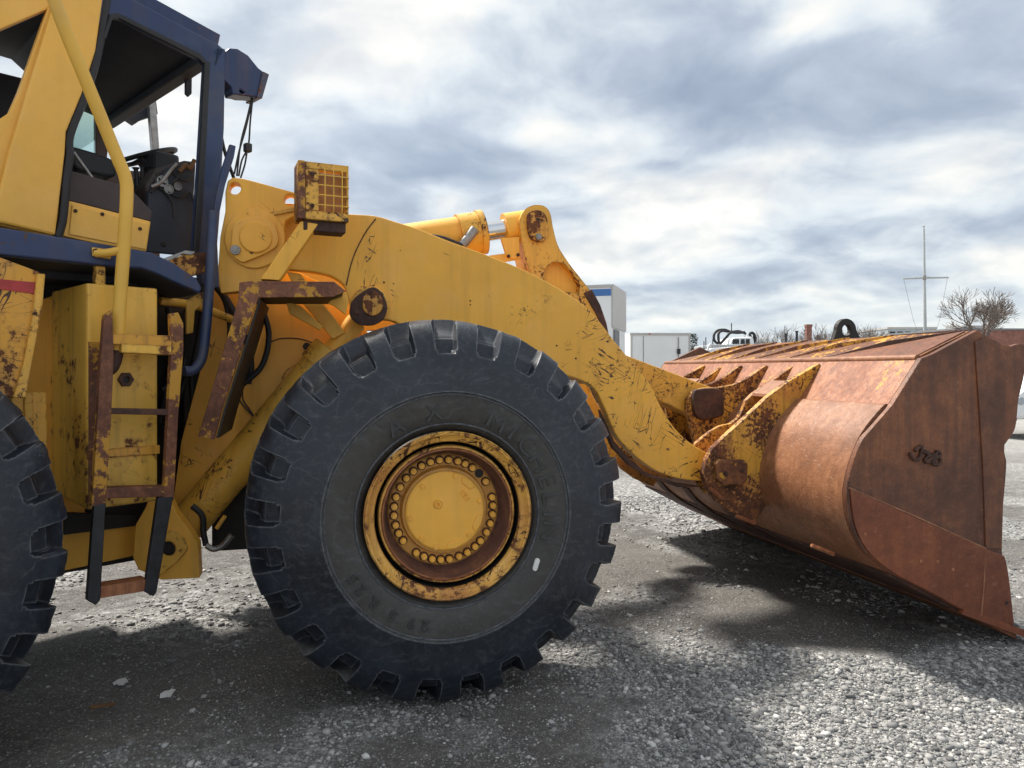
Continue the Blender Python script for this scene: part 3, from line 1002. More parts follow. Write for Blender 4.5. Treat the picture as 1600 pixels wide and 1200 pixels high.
# ---- bell crank, tilt cylinder, link
bc_px = [(812, 352), (814, 338), (823, 325), (838, 320), (852, 323), (860, 334), (864, 355), (872, 384), (888, 410), (905, 432), (922, 454), (937, 478), (946, 505), (952, 530),
         (958, 570), (940, 600), (905, 590), (880, 540), (850, 480), (832, 435), (820, 400)]
crank = pplate('bell_crank', FR, bc_px, -.13, .26, 'yellow_worn', L, True, [FR and [(848, 432), (853, 418), (865, 409), (880, 411), (895, 428), (906, 445), (905, 458), (880, 456), (856, 446)]], .012)
pplate('web_plate', FR, [(846, 434), (852, 416), (866, 406), (882, 409), (898, 427), (909, 446), (907, 462), (880, 460), (852, 448)], -.07, .1, 'yellow', crank, True)
pplate('pin_cover', FR, [(824, 345), (826, 333), (838, 328), (851, 333), (857, 350), (856, 370), (846, 378), (832, 374), (826, 362)], -.158, .03, 'yellow_rusty', crank, True)
u_, w_ = FR.at(841, 370, -.16)
bolt('cover_bolt', FR, u_, -.178, w_, .022, .022, 'dull_steel', crank)
u_, w_ = FR.at(841, 343, -.16)
disc('grease_hole', FR, u_, -.1595, w_, .010, .004, 'grime_shade', crank, 12, 1, .001)
pplate('rusty_edge', FR, [(912, 458), (925, 452), (938, 476), (948, 505), (954, 535), (945, 520), (930, 488)], -.138, .276, 'rust_dark', crank)
pa, pb = FR.p3(560, 392, 0), FR.p3(838, 350, 0)
lerp = lambda t: tuple(pa[i] + (pb[i] - pa[i]) * t for i in range(3))
tcy = strut('tilt_cylinder', FR, lerp(-.1), lerp(.60), .128, 'yellow', L)
strut('gland', FR, lerp(.545), lerp(.665), .142, 'yellow_worn', tcy)
strut('gland_ring', FR, lerp(.655), lerp(.69), .150, 'yellow_worn', tcy)
strut('piston_rod', FR, lerp(.66), lerp(.88), .066, 'steel', tcy)
strut('rod_end', FR, lerp(.81), lerp(.97), .105, 'yellow', tcy)
tube('hydraulic_fitting', FR, [FR.p3(722, 383, -.15), FR.p3(733, 370, -.15), FR.p3(742, 358, -.15)], .032, 'dull_steel', tcy, 12, 3)
pplate('rod_guard', FR, [(783, 372), (812, 370), (812, 400), (805, 405), (792, 402)], -.11, .03, 'yellow', tcy)
pplate('guard_bar', FR, [(765, 399), (812, 393), (814, 405), (785, 410), (762, 408)], -.10, .02, 'yellow', tcy)
for px, py in ((795, 400), (810, 398)):
    u_, w_ = FR.at(px, py, -.12)
    bolt('guard_bolt', FR, u_, -.122, w_, .012, .012, 'rust_dark', tcy)
la, lb = FR.at(935, 560, -.1), FR.at(1107, 632, -.1)
dl = Vector((lb[0] - la[0], lb[1] - la[1])).normalized()
pn = Vector((-dl.y, dl.x))
lk = []
for k in range(13):
    a = -math.pi / 2 + k * math.pi / 12
    lk.append((lb[0] + .125 * (dl.x * math.cos(a) + pn.x * math.sin(a)), lb[1] + .125 * (dl.y * math.cos(a) + pn.y * math.sin(a))))
lk += [(la[0] + pn.x * .09, la[1] + pn.y * .09), (la[0] - pn.x * .09, la[1] - pn.y * .09)]
plate('tilt_link', FR, lk, -.10, .10, 'yellow_worn', L, (), .01)

# ---- bucket
BW = 1.555
side_px = [(1527, 516, 1), (1458, 553, 1), (1440, 560, 1), (1395, 632, 1), (1362, 670), (1345, 692), (1330, 733), (1323, 775), (1330, 820), (1350, 860), (1390, 895, 1), (1450, 926, 1), (1530, 970, 1), (1590, 1000, 1),
           (1583, 975, 1), (1576, 920), (1572, 890), (1566, 860), (1568, 790, 1), (1573, 728), (1571, 712), (1569, 698), (1574, 690), (1587, 668), (1592, 625), (1600, 590), (1606, 553), (1604, 541), (1594, 537), (1580, 541, 1), (1565, 537, 1)]
side_uw = FR.pts(crom(side_px, 5, True), -BW)
shell_uw = FR.pts(crom([(1440, 560, 1), (1395, 632, 1), (1388, 634), (1362, 664), (1345, 692), (1330, 733), (1323, 775), (1330, 820), (1350, 860), (1390, 895), (1450, 926), (1530, 970), (1586, 998)], 6), -BW)


def sheet(name, fr, uw, v0, v1, th, mat, parent, nv=24, smooth=30):
    """bent sheet: section uw swept across v, given thickness to its inner side"""
    P = [Vector(p) for p in uw]
    inn = []
    for i, p in enumerate(P):
        t = (P[min(i + 1, len(P) - 1)] - P[max(0, i - 1)]).normalized()
        inn.append(p + Vector((-t.y, t.x)) * th)
    loop = P + inn[::-1]
    bm = bmesh.new()
    rows = [[bm.verts.new(fr.X(p.x, v0 + (v1 - v0) * k / nv, p.y)) for p in loop] for k in range(nv + 1)]
    n = len(loop)
    for a, b in zip(rows, rows[1:]):
        for i in range(n):
            bm.faces.new((a[i], a[(i + 1) % n], b[(i + 1) % n], b[i]))
    bm.faces.new(rows[0])
    bm.faces.new(rows[-1])
    return ob(name, bm, mat, parent, smooth)


bucket = sheet('bucket', FR, shell_uw[3:], -BW + .035, BW - .035, .03, 'rust_back', L)
bucket['label'] = 'rusty wide bucket resting tipped on its cutting edge'
up = [(shell_uw[0][0], shell_uw[0][1]), shell_uw[1]]
sheet('back_plate', FR, [up[0], (up[0][0] * .5 + up[1][0] * .5, up[0][1] * .5 + up[1][1] * .5), up[1], shell_uw[3]], -BW + .034, BW - .034, .03, 'rust_upper', bucket)
tube('top_edge', FR, [(up[0][0] + .012, -BW + .04, up[0][1]), (up[0][0] + .012, BW - .04, up[0][1])], .022, 'rust_back', bucket, 12, 0)
for v0, v1 in ((-BW, -BW + .035), (BW - .035, BW)):
    plate('side_plate', FR, side_uw, v0, v1, 'rust_side', bucket, (), .005)
# thicker wear plate over the lower half of the near cheek, with its stiffener and welds
wear_px = [(1326, 763, 1), (1540, 858, 1), (1567, 868, 1), (1572, 890), (1576, 920), (1582, 975, 1), (1530, 968, 1), (1450, 924, 1), (1392, 893), (1354, 860), (1334, 820)]
plate('wear_plate', FR, FR.pts(crom(wear_px, 4, True), -BW), -BW - .012, -BW + .002, 'rust_wear', bucket, (), .004)
pplate('stiffener', FR, [(1524, 534), (1536, 527), (1562, 541), (1573, 560), (1570, 690), (1566, 858), (1541, 857), (1536, 720), (1528, 600)], -BW - .008, .01, 'rust_side', bucket, False, (), .003)
tube('weld_seam', FR, [FR.p3(1326, 762, -BW - .008), FR.p3(1430, 807, -BW - .008), FR.p3(1540, 857, -BW - .008), FR.p3(1537, 915, -BW - .012), FR.p3(1533, 962, -BW - .012)], .005, 'rust_back', bucket, 6, 0)
tube('weld_seam', FR, [FR.p3(1326, 752, -BW - .002), FR.p3(1325, 772, -BW - .002), FR.p3(1330, 818, -BW - .002), FR.p3(1349, 858, -BW - .002)], .007, 'rust_dark', bucket, 6)
for px, py in ((1349, 834), (1365, 830), (1437, 876), (1462, 877), (1486, 889)):
    u_, w_ = FR.at(px, py, -BW)
    disc('weld_plug', FR, u_, -BW - .0145, w_, .010, .004, 'rust_upper', bucket, 12, 1, .002)
u_, w_ = FR.at(1570, 941, -BW)
disc('bolt_hole', FR, u_, -BW - .0135, w_, .011, .004, 'grime_shade', bucket, 12, 1, .001)
# weld-bead lettering on the cheek
for stroke in ([(1432, 704), (1443, 697), (1440, 715), (1432, 718), (1424, 708)], [(1444, 706), (1455, 709), (1447, 720), (1456, 722)], [(1462, 708), (1460, 724), (1467, 725)],
               [(1466, 706), (1464, 725), (1472, 724), (1473, 716), (1466, 714), (1472, 712), (1471, 706), (1466, 706)], [(1448, 705), (1458, 714), (1450, 722)]):
    tube('weld_mark', FR, [FR.p3(px - 3, py, -BW - .006) for px, py in stroke], .010, 'rust_dark', bucket, 7, 3)
# cutting edge
e0, e1 = FR.at(1500, 955, -BW), FR.at(1600, 1006, -BW)
sheet('cutting_edge', FR, [(e0[0], e0[1] - .012), (e1[0] + .06, max(e1[1], .0) + .004)], -BW - .015, BW + .015, .04, 'rust_wear', bucket, 4)
sheet('heel_strip', FR, [FR.at(1392, 900, -BW), FR.at(1450, 931, -BW), FR.at(1505, 960, -BW)], -BW + .02, BW - .02, .02, 'rust_dark', bucket, 4)
# spill guard over the back plate with slanting ribs
ap = FR.at(1527, 516, -BW)
def slab(name, pts, th, mat, parent):
    """flat plate through frame points (u, v, w), thickened downward"""
    bm = bmesh.new()
    t_ = [bm.verts.new(FR.X(*p)) for p in pts]
    b_ = [bm.verts.new(FR.X(p[0], p[1], p[2] - th)) for p in pts]
    n = len(pts)
    bm.faces.new(t_)
    bm.faces.new(b_[::-1])
    for i in range(n):
        bm.faces.new((t_[i], t_[(i + 1) % n], b_[(i + 1) % n], b_[i]))
    return ob(name, bm, mat, parent)


U0, W0_, U1, W1_ = up[0][0] + .02, up[0][1] + .012, ap[0] - .01, ap[1] - .004
slab('spill_guard', [(U0, -BW + .04, W0_), (U1, -BW + .04, W1_), (U1, .72, W1_), (U0, BW - .04, W0_)], .016, 'rust_spill', bucket)
slab('guard_end', [(U0 + .012, -.76, W0_ + .010), (U1 - .01, -BW + .06, W1_ + .004), (U0 + .012, -BW + .06, W0_ + .010)], .006, 'rust_side', bucket)
for k, (vs, ve) in enumerate(((1.10, .66), (.80, .28), (.45, -.10), (.12, -.55), (-.30, -.95), (-.72, -1.46))):
    a, b = Vector((U0 + .01, vs, W0_ - .004)), Vector((U1 - .005, ve, W1_ - .004))
    bm = bmesh.new()
    pr = []
    mid = (a + b) / 2
    for p, h in ((a, .010), (mid, .036), (b, .012)):
        pr.append([bm.verts.new(FR.X(p.x, p.y + dvv, p.z + dz)) for dvv, dz in ((-.010, 0), (.010, 0), (.010, h), (-.010, h))])
    for x_, y_ in zip(pr, pr[1:]):
        for i in range(4):
            bm.faces.new((x_[i], x_[(i + 1) % 4], y_[(i + 1) % 4], y_[i]))
    bm.faces.new(pr[0])
    bm.faces.new(pr[2])
    ob('spill_rib', bm, 'rust_spill' if k < 5 else 'rust_dark', bucket)
ev = -.44
eu, ew = FR.at(1320, 516, ev)
plate('lifting_eye', FR, [(eu + x, ew + y) for x, y in [(-.11, -.075)] + [(.082 * math.cos(a), .082 * math.sin(a)) for a in [math.pi - i * math.pi / 12 for i in range(13)]] + [(.13, -.075)]],
      ev - .02, ev + .02, 'grime_shade', bucket, [[(eu + .036 * math.cos(i * .524), ew + .040 * math.sin(i * .524)) for i in range(12)]], .004)
ru, rw = FR.at(1456, 553, -BW + .1)
tube('corner_knuckle', FR, [(ru - .0, -BW + .04, rw + .005), (ru, -BW + .10, rw + .005)], .03, 'rust_back', bucket, 14, 0)

# hinge brackets on the back
outer = [(1281, 568), (1233, 596), (1200, 620), (1167, 651), (1135, 680), (1114, 700), (1104, 719), (1099, 741), (1104, 762), (1118, 782), (1145, 802), (1180, 817), (1196, 790), (1215, 720), (1262, 660), (1300, 600)]
inner = [(1245, 568), (1207, 595), (1178, 614), (1166, 626), (1161, 641), (1153, 654), (1142, 662), (1127, 665), (1110, 674), (1087, 693), (1080, 740), (1100, 770), (1150, 780), (1200, 680), (1235, 620), (1262, 580)]
for v, th, src, vr in ((-.76, .05, outer, -.76), (-.48, .04, inner, -.48), (.44, .04, inner, -.48), (.71, .05, outer, -.76)):
    plate('hinge_bracket', FR, FR.pts(src, vr), v, v + th, 'yellow_bracket', bucket, (), .005)
cen = [(1198, 570), (1172, 589), (1148, 601), (1125, 605), (1100, 606), (1084, 611), (1075, 624), (1074, 640), (1080, 668), (1087, 694), (1120, 700), (1170, 660), (1195, 620), (1215, 585)]
for v in (-.19, .14):
    plate('link_bracket', FR, FR.pts(cen, -.19), v, v + .05, 'yellow_bracket', bucket, (), .006)
for v0, v1 in ((-.71, -.48), (.48, .71)):
    pts = FR.pts([(1204, 594), (1176, 614), (1175, 619), (1203, 600)], -.48)
    plate('step_plate', FR, pts, v0, v1, 'rust_back', bucket, (), .003)
cap = lambda cx, cy, a, b, r: [(cx - a + r, cy - b), (cx + a - r, cy - b), (cx + a, cy - b + r), (cx + a, cy + b - r), (cx + a - r, cy + b), (cx - a + r, cy + b), (cx - a, cy + b - r), (cx - a, cy - b + r)]
pplate('pin_cap', FR, [(1085, 614), (1094, 608), (1120, 607), (1130, 616), (1132, 640), (1128, 650), (1100, 656), (1086, 645)], -.23, .045, 'rust_dark', bucket, True, (), .01, 'dark brown square pin cap on the centre link bracket')
pplate('pin_cap', FR, [(1119, 724), (1125, 718), (1165, 719), (1169, 726), (1168, 750), (1160, 758), (1130, 757), (1120, 748)], -.80, .042, 'rust_spill', bucket, False, (), .008)
for px, py in ((1134, 740), (1159, 735)):
    u_, w_ = FR.at(px, py, -.80)
    bolt('cap_bolt', FR, u_, -.81, w_, .016, .014, 'rust_dark', bucket)
# wear bars along the heel
for a, b, v in (((1268, 852), (1303, 866), -1.30), ((1108, 762), (1130, 780), -.775), ((1150, 806), (1180, 818), -.775)):
    p, q2 = FR.at(*a, v), FR.at(*b, v)
    ob('wear_bar', tube_bm([FR.X(p[0], v, p[1]), FR.X(q2[0], v, q2[1])], .012, 4), 'rust_upper', bucket)
for v in (-.2, .3, .8):
    sheet('skid_strip', FR, [FR.at(x, y + 6, -BW) for x, y in ((1340, 845), (1360, 872), (1392, 898), (1440, 922))], v, v + .12, .02, 'rust_dark', bucket, 2)

# ---- front mudguard, a folded sheet with a rusted outer flange
gv = -1.02
fl = [(374, 441), (392, 439), (522, 440), (541, 455), (520, 464), (405, 465), (398, 480), (373, 560), (347, 640), (335, 687), (309, 683), (322, 640), (345, 560), (372, 470)]
fend = pplate('front_mudguard', FR, fl, gv, .012, 'rust_fender', L, False, (), .004)
top_uw = FR.pts([(378, 463), (400, 463), (520, 463), (536, 457)], gv + .012)
sheet('guard_top', FR, [(u, w - .004) for u, w in top_uw], gv + .012, -.60, .010, 'grime_shade', fend, 2)
back_uw = FR.pts([(402, 466), (373, 560), (347, 640), (335, 684)], gv + .012)
sheet('guard_back', FR, [(u + .008, w) for u, w in back_uw], gv + .012, -.46, .010, 'grime_shade', fend, 2)  # black sheet, drawn deeper inward to stand for the shadow behind the flange
pplate('gusset', FR, [(520, 466), (541, 456), (545, 470), (540, 492), (522, 478), (512, 474)], -.85, .02, 'yellow', fend)

# ---- work lamp in its guard, on a leaning post
lv = -1.0
post = pplate('lamp_post', FR, [(407, 436), (470, 345), (497, 350), (436, 438)], lv, .10, 'yellow', L)
lamp_px = [(480, 252), (529, 253), (532, 330), (482, 330)]
lamp = ob('work_lamp', bmesh.new(), 'yellow', L) if False else None
LF = Frame(*(FR.X(*FR.p3(481, 300, lv - .02)).to_2d()), 24)         # lamp turned outward and ahead


def lampw(py):
    return CAMH - (py - HOR) / FOC * LF.o.y


w0, w1 = lampw(342), lampw(252)
LWD = .205
hb = box_bm(LF, -.012, LWD, .0, .012, w0, w0 + .045)
for a in ((-.012, LWD, 0, .012, w1 - .035, w1), (-.012, .055, 0, .012, w0 + .045, w1 - .035), (LWD - .012, LWD, 0, .012, w0 + .045, w1 - .035), (-.012, LWD, .012, .16, w1 - .012, w1), (-.012, LWD, .012, .16, w0, w0 + .012),
          (-.012, 0, .012, .16, w0 + .012, w1 - .012), (LWD - .012, LWD, .012, .16, w0 + .012, w1 - .012)):
    box_bm(LF, *a, bm=hb)
lamp = ob('work_lamp', hb, 'yellow_worn', L, None, .003, 'lamp box with wire guard on a leaning post')
box('lamp_back', LF, -.048, -.013, -.004, .15, w0, w1 + .002, 'rust_fender', lamp, .004)
box('lens', LF, .058, LWD - .014, .05, .07, w0 + .05, w1 - .04, 'amber', lamp, .004)
for k in range(3):
    x = .062 + (k + .5) * (LWD - .075) / 3
    ob('guard_bar', tube_bm([LF.X(x, .0, w0 + .04), LF.X(x, -.012, w0 + .06), LF.X(x, -.012, w1 - .05), LF.X(x, 0, w1 - .03)], .0035, 6), 'yellow_rail', lamp)
for k in range(4):
    z = w0 + .05 + (k + .5) * (w1 - w0 - .09) / 4
    ob('guard_bar', tube_bm([LF.X(.05, 0, z), LF.X(.06, -.013, z), LF.X(LWD - .008, -.013, z), LF.X(LWD, .0, z)], .0035, 6), 'yellow_rail', lamp)
for z in (w0 + .07, w1 - .06):
    bolt('lamp_bolt', LF, .022, -.008, z, .011, .01, 'rust_dark', lamp)
box('lamp_base', LF, -.02, LWD - .01, .02, .14, w0 - .055, w0 - .001, 'rust_dark', lamp, .006)

# ---- rear frame, tank, steps
rear = box('rear_frame', RE, -3.2, -.12, -.5, .5, .52, 1.15, 'grime_shade', L)
box('engine_block', RE, -2.6, -.35, -.45, .5, 1.15, 2.0, 'grime_shade', rear)
box('rear_axle', RE, -1.655 - .16, -1.655 + .16, -1.0, 1.0, WHW - .17, WHW + .17, 'grime_shade', rear, .06)
box('hinge_block', RE, -.14, .25, -.22, .22, .5, 1.5, 'grime_shade', rear)
box('dark_gap_filler', RE, -.34, .42, -.30, .30, 1.2, 2.03, 'grime_shade', rear)  # dark block added to fill the shadowed gap beside the tank
pplate('frame_side', RE, [(20, 795), (212, 808), (212, 868), (100, 892), (20, 900)], -.58, .05, 'yellow', rear)
pplate('frame_side', RE, [(100, 800), (212, 806), (212, 822), (100, 836)], -.60, .02, 'grime_shade', rear)
pplate('inner_panel', RE, [(30, 480), (120, 450), (140, 640), (130, 860), (20, 860)], -.56, .03, 'yellow', rear)
pplate('frame_bracket', RE, [(18, 614), (73, 612), (74, 720), (40, 740), (18, 700)], -.95, .04, 'yellow_worn', rear)
pplate('frame_bracket', RE, [(38, 614), (52, 614), (54, 720), (40, 720)], -.965, .03, 'yellow_worn', rear)
bu0, bu1, bv0, bv1 = -.600, -.297, -1.10, -.46
tb = bmesh.new()
sec = [(bu0, bv0), (bu1, bv0), (bu1, bv1), (bu0, bv1)]
wt_, wb = 1.935, .93
lo = [tb.verts.new(RE.X(u, v, wb + (.0 if v == bv0 else .03))) for u, v in sec]
mi = [tb.verts.new(RE.X(u, v, wt_ - (0.0 if v == bv0 else .22))) for u, v in sec]
hi = [tb.verts.new(RE.X(u, v, wt_)) for u, v in ((bu0, bv0), (bu1, bv0), (bu1, bv1 - .12), (bu0, bv1 - .12))]
for i in range(4):
    j = (i + 1) % 4
    tb.faces.new((lo[i], lo[j], mi[j], mi[i]))
    if i == 0:
        continue
for i in (1, 2, 3):
    j = (i + 1) % 4
    tb.faces.new((mi[i], mi[j], hi[j], hi[i]))
tb.faces.new(lo[::-1])
tb.faces.new(hi)
bmesh.ops.remove_doubles(tb, verts=tb.verts, dist=1e-4)
tank = ob('side_tank', tb, 'yellow_box', L, None, .012, 'yellow side tank behind the steps, chipped to rust')
box('edge_strip', RE, bu0 + .006, bu0 + .075, bv0 - .006, bv0 + .002, wb + .02, wt_ - .26, 'rust_fender', tank, .002)
u_, w_ = RE.at(196, 593, bv0)
revolve('drain_fitting', RE, u_, bv0, w_, [(-.018, .017), (-.018, .032), (0, .036)], 'rust_dark', tank, 6)
disc('drain_hole', RE, u_, bv0 - .004, w_, .018, .004, 'grime_shade', tank, 14, 1, .001)
box('tank_post', RE, -.56, -.52, bv0 + .01, bv0 + .06, wt_ - .01, wt_ + .16, 'yellow_box', tank)
box('tank_rib', RE, bu0 - .002, bu1 + .004, bv0 - .012, bv0 + .001, 1.155, 1.195, 'yellow_rusty', tank, .003)

lad_v = -1.26
lad = thing_l = pplate('ladder', RE, [(163, 492), (176, 484), (178, 560), (174, 660), (165, 792), (143, 792), (150, 700), (155, 600)], lad_v, .035, 'rust_fender', L)
pplate('rail', RE, [(266, 490), (279, 488), (287, 506), (287, 548), (279, 650), (272, 782), (256, 782), (262, 660), (268, 545)], lad_v, .035, 'rust_fender', lad)
pplate('lower_rail', RE, [(147, 790), (166, 786), (157, 938), (150, 946), (136, 938)], lad_v - .004, .03, 'black_steel', lad)
pplate('lower_rail', RE, [(247, 778), (271, 776), (245, 926), (240, 932), (226, 925)], lad_v - .004, .03, 'black_steel', lad)
for ya, yb, xa, xb, th, mt in ((521, 525, 176, 284, 17, 'yellow_rusty'), (537, 541, 190, 276, 14, 'yellow_box'), (638, 640, 170, 272, 9, 'rust_dark'), (763, 760, 162, 268, 16, 'rust_fender'), (917, 905, 157, 232, 18, 'rust_upper')):
    pplate('rung', RE, [(xa, ya), (xb, yb), (xb, yb + th), (xa, ya + th)], lad_v + .003, .09, mt, lad, False, (), .003)

# rear mudguard panel with the red reflector band
mg = pplate('rear_mudguard', RE, [(-120, 395), (0, 402), (62, 425), (60, 470), (47, 545), (36, 580), (22, 622), (-20, 615), (-120, 560)], -1.16, .02, 'yellow_rusty', L)
pplate('flange', RE, [(58, 427), (71, 428), (67, 475), (55, 540), (40, 622), (20, 622), (36, 570), (50, 500)], -1.175, .05, 'yellow_worn', mg)
pplate('reflector_band', RE, [(-120, 420), (0, 436), (55, 441), (53, 459), (0, 452), (-120, 440)], -1.164, .006, 'red', mg, False, (), .001, 'faded red reflector band')

# ---- platform
pv = -1.12
pf_px = [(-140, 332), (0, 355), (100, 371), (200, 388), (236, 394), (270, 410), (308, 436), (316, 450), (312, 458), (285, 446), (246, 428), (222, 419), (190, 418), (120, 410), (0, 398), (-140, 380)]
plat = pplate('cab_platform', RE, pf_px, pv, .02, 'blue', L, False, (), .008)
uw = RE.pts([(-140, 384), (0, 396), (120, 408), (190, 415), (222, 417)], pv + .02)
sheet('deck', RE, uw, pv + .02, -.4, -.012, 'cab_dark', plat, 2)
uw = RE.pts([(222, 418), (246, 426), (285, 444), (312, 456)], pv + .02)
sheet('deck', RE, uw, pv + .02, -.7, -.012, 'cab_dark', plat, 2)
pplate('torn_plate', RE, [(262, 408), (292, 396), (322, 394), (324, 425), (300, 432)], -.98, .02, 'yellow_rusty', plat)
pplate('trim_strip', RE, [(256, 404), (290, 391), (306, 393), (300, 399), (286, 397), (262, 409)], -1.05, .02, 'dull_steel', plat)

# ---- cab
cv = -.80
cab = pplate('cab', RE, [(-190, -70), (100, -90), (172, -40), (150, 82), (128, 150), (106, 205), (103, 240), (88, 372), (0, 352), (-190, 320)], cv, .05, 'yellow_cab', L, False,
             [[(74, 14), (0, 46), (-70, 70), (-100, 240), (-30, 205), (14, 176), (30, 140)]], .006)
pplate('rear_pillar', RE, [(96, -80), (168, -50), (150, 80), (128, 148), (104, 206), (102, 240), (87, 368), (0, 348), (-12, 340), (14, 235), (82, 10)], cv - .03, .028, 'yellow_cab', cab, False, (), .012)
tube('door_seal', RE, [RE.p3(172, -30, cv - .01), RE.p3(152, 84, cv - .01), RE.p3(131, 152, cv - .01), RE.p3(109, 210, cv - .01), RE.p3(108, 245, cv - .01), RE.p3(103, 280, cv - .01), RE.p3(98, 340, cv - .01), RE.p3(90, 370, cv - .01)], .02, 'black', cab, 8)
# roof and its side rail
rl = [(150, -80), (209, -2), (260, 26), (326, 61), (338, 66), (352, 78), (338, 108), (322, 98), (312, 88), (250, 57), (196, 28), (184, 24), (172, 26), (163, 40), (150, 40)]
pplate('roof_rail', RE, rl, cv - .02, .07, 'blue', cab, False, (), .01)
pplate('door_frame_trim', RE, [(172, 22), (184, 20), (250, 52), (314, 84), (325, 98), (317, 98), (312, 92), (250, 60), (186, 28), (176, 30), (166, 60), (160, 60)], cv - .028, .02, 'black', cab, False, (), .003)
r0, r1, r2 = RE.at(150, -70, cv), RE.at(230, 14, cv), RE.at(345, 76, cv)
r00 = (r0[0] - .9, r0[1] + .02)
sheet('roof', RE, [r00, r0, r1, r2], cv + .05, .80, .10, 'blue', cab, 2)
sheet('headliner', RE, [(r00[0], r00[1] - .02), (r0[0], r0[1] - .04), (r1[0], r1[1] - .05), (r2[0] - .03, r2[1] - .05)], cv + .06, .78, .012, 'cab_dark', cab, 2)
# near front pillar
pplate('front_pillar', RE, [(322, 92), (338, 72), (353, 76), (351, 200), (346, 290), (336, 380), (330, 440), (318, 445), (303, 400), (312, 260)], cv - .02, .06, 'blue_worn', cab, False, (), .01)
pplate('pillar_trim', RE, [(320, 96), (329, 96), (321, 260), (311, 398), (302, 398), (312, 255)], cv - .027, .02, 'black', cab, False, (), .004)
# far side: pillars, header, sill
fv = .78
for pp, mt in (([(232, 150), (243, 148), (252, 268), (242, 270)], 'dull_steel'), ([(150, 130), (178, 130), (172, 200), (166, 262), (150, 262)], 'interior'), ([(60, 100), (96, 100), (112, 300), (70, 300)], 'cab_dark')):
    pplate('far_pillar', RE, pp, fv, .05, mt, cab, False, (), .004)
pplate('far_light_bracket', RE, [(176, 150), (190, 128), (240, 125), (247, 178), (222, 186), (212, 193), (196, 182), (176, 172)], .86, .08, 'cab_dark', cab)
box('far_wall', RE, -2.2, -.27, .74, .80, 2.05, 3.4, 'cab_dark', cab)
box('rear_wall', RE, -2.2, -2.1, -.7, .74, 2.05, 3.4, 'cab_dark', cab)
hh = RE.at(332, 120, cv)
box('windscreen_header', RE, r2[0] - .10, r2[0] - .02, cv + .05, .78, r2[1] - .085, r2[1] - .04, 'cab_dark', cab, .01)
pplate('far_sill', RE, [(60, 262), (250, 268), (250, 420), (60, 400)], fv, .04, 'interior', cab)
pplate('tinted_pane', RE, [(100, 140), (150, 140), (150, 262), (100, 262)], fv + .01, .006, 'tint', cab, False, (), 0, 'green tinted rear pane on the far side')
# door-side lower panels
pplate('door_panel', RE, [(103, 312), (236, 346), (229, 393), (150, 380), (90, 367)], cv + .02, .03, 'yellow_cab', cab, False, (), .006)
pplate('cover_panel', RE, [(113, 320), (233, 351), (229, 390), (108, 366)], cv + .012, .008, 'yellow_cab', cab, False, (), .003)
for px, py in ((119, 329), (161, 334), (220, 357)):
    u_, w_ = RE.at(px, py, cv)
    bolt('panel_bolt', RE, u_, cv + .002, w_, .009, .012, 'rust_dark', cab)
pplate('door_panel', RE, [(109, 266), (202, 292), (238, 330), (236, 346), (103, 312)], cv + .03, .03, 'interior', cab, False, (), .006)
pplate('kick_panel', RE, [(232, 300), (262, 262), (306, 252), (303, 300), (308, 400), (229, 393)], -.60, .04, 'cab_dark', cab)
pplate('dash', RE, [(226, 290), (244, 262), (290, 250), (308, 252), (306, 290), (302, 340), (262, 345), (236, 330)], -.55, .9, 'interior', cab, False, (), .02)
box('cab_floor', RE, -1.3, .10, cv + .06, .75, 1.98, 2.05, 'cab_dark', cab)
box('cab_back_wall', RE, -1.40, -1.34, cv + .06, .75, 2.05, 2.75, 'cab_dark', cab)
# seat with armrest, steering wheel, levers
seat = box('seat', RE, -1.05, -.55, -.28, .28, 2.35, 2.52, 'black', cab, .05)
box('seat_back', RE, -1.16, -1.0, -.26, .26, 2.5, 3.05, 'black', cab, .05)
pplate('armrest', RE, [(112, 232), (128, 232), (178, 250), (182, 268), (176, 276), (150, 272), (118, 262)], -.42, .13, 'black', cab, True, (), .015)
tube('seat_lever', RE, [RE.p3(115, 238, -.62), RE.p3(138, 270, -.62), RE.p3(151, 288, -.62)], .009, 'dull_steel', cab, 8, 3)
sw = RE.p3(224, 247, -.05)
bm = bmesh.new()
ax = (RE.f * -.40 + Vector((0, 0, .92))).normalized()
x_ = RE.a
y_ = ax.cross(x_)
cen_ = RE.X(*sw)
tube_bm([cen_ + (x_ * math.cos(k * math.pi / 12) + y_ * math.sin(k * math.pi / 12)) * .19 for k in range(25)], .014, 8, bm)
tube_bm([cen_ - x_ * .18, cen_ + x_ * .18], .012, 6, bm)
tube_bm([cen_, cen_ - y_ * .18], .012, 6, bm)
tube_bm([cen_ + ax * .01, cen_ - ax * .45], .03, 10, bm)
ob('steering_wheel', bm, 'black', cab, 40)
for px, py, dx in ((212, 262, 4), (222, 258, 2), (232, 262, 6)):
    tube('control_lever', RE, [RE.p3(px + dx, 300, -.4), RE.p3(px + dx / 2, 282, -.4), RE.p3(px, py, -.4)], [.012] * 6 + [.012] * 6 + [.022], 'black', cab, 8)
tube('loose_pipe', RE, [RE.p3(236, 292, -.62), RE.p3(252, 284, -.62), RE.p3(268, 264, -.62), RE.p3(276, 256, -.62)], .010, 'dull_steel', cab, 8)
tube('torn_wiring', RE, [RE.p3(280, 268, -.62), RE.p3(290, 258, -.62), RE.p3(297, 262, -.62), RE.p3(304, 250, -.62)], .012, 'wood', cab, 8)
for P in ([(236, 300), (246, 292), (258, 300), (270, 318), (272, 340)], [(268, 262), (276, 275), (290, 282), (300, 276)], [(244, 270), (252, 284), (266, 288), (284, 270)], [(262, 300), (280, 308), (296, 300), (303, 316)]):
    tube('loose_cable', RE, [RE.p3(a, b, -.615) for a, b in P], .006, 'black', cab, 6)
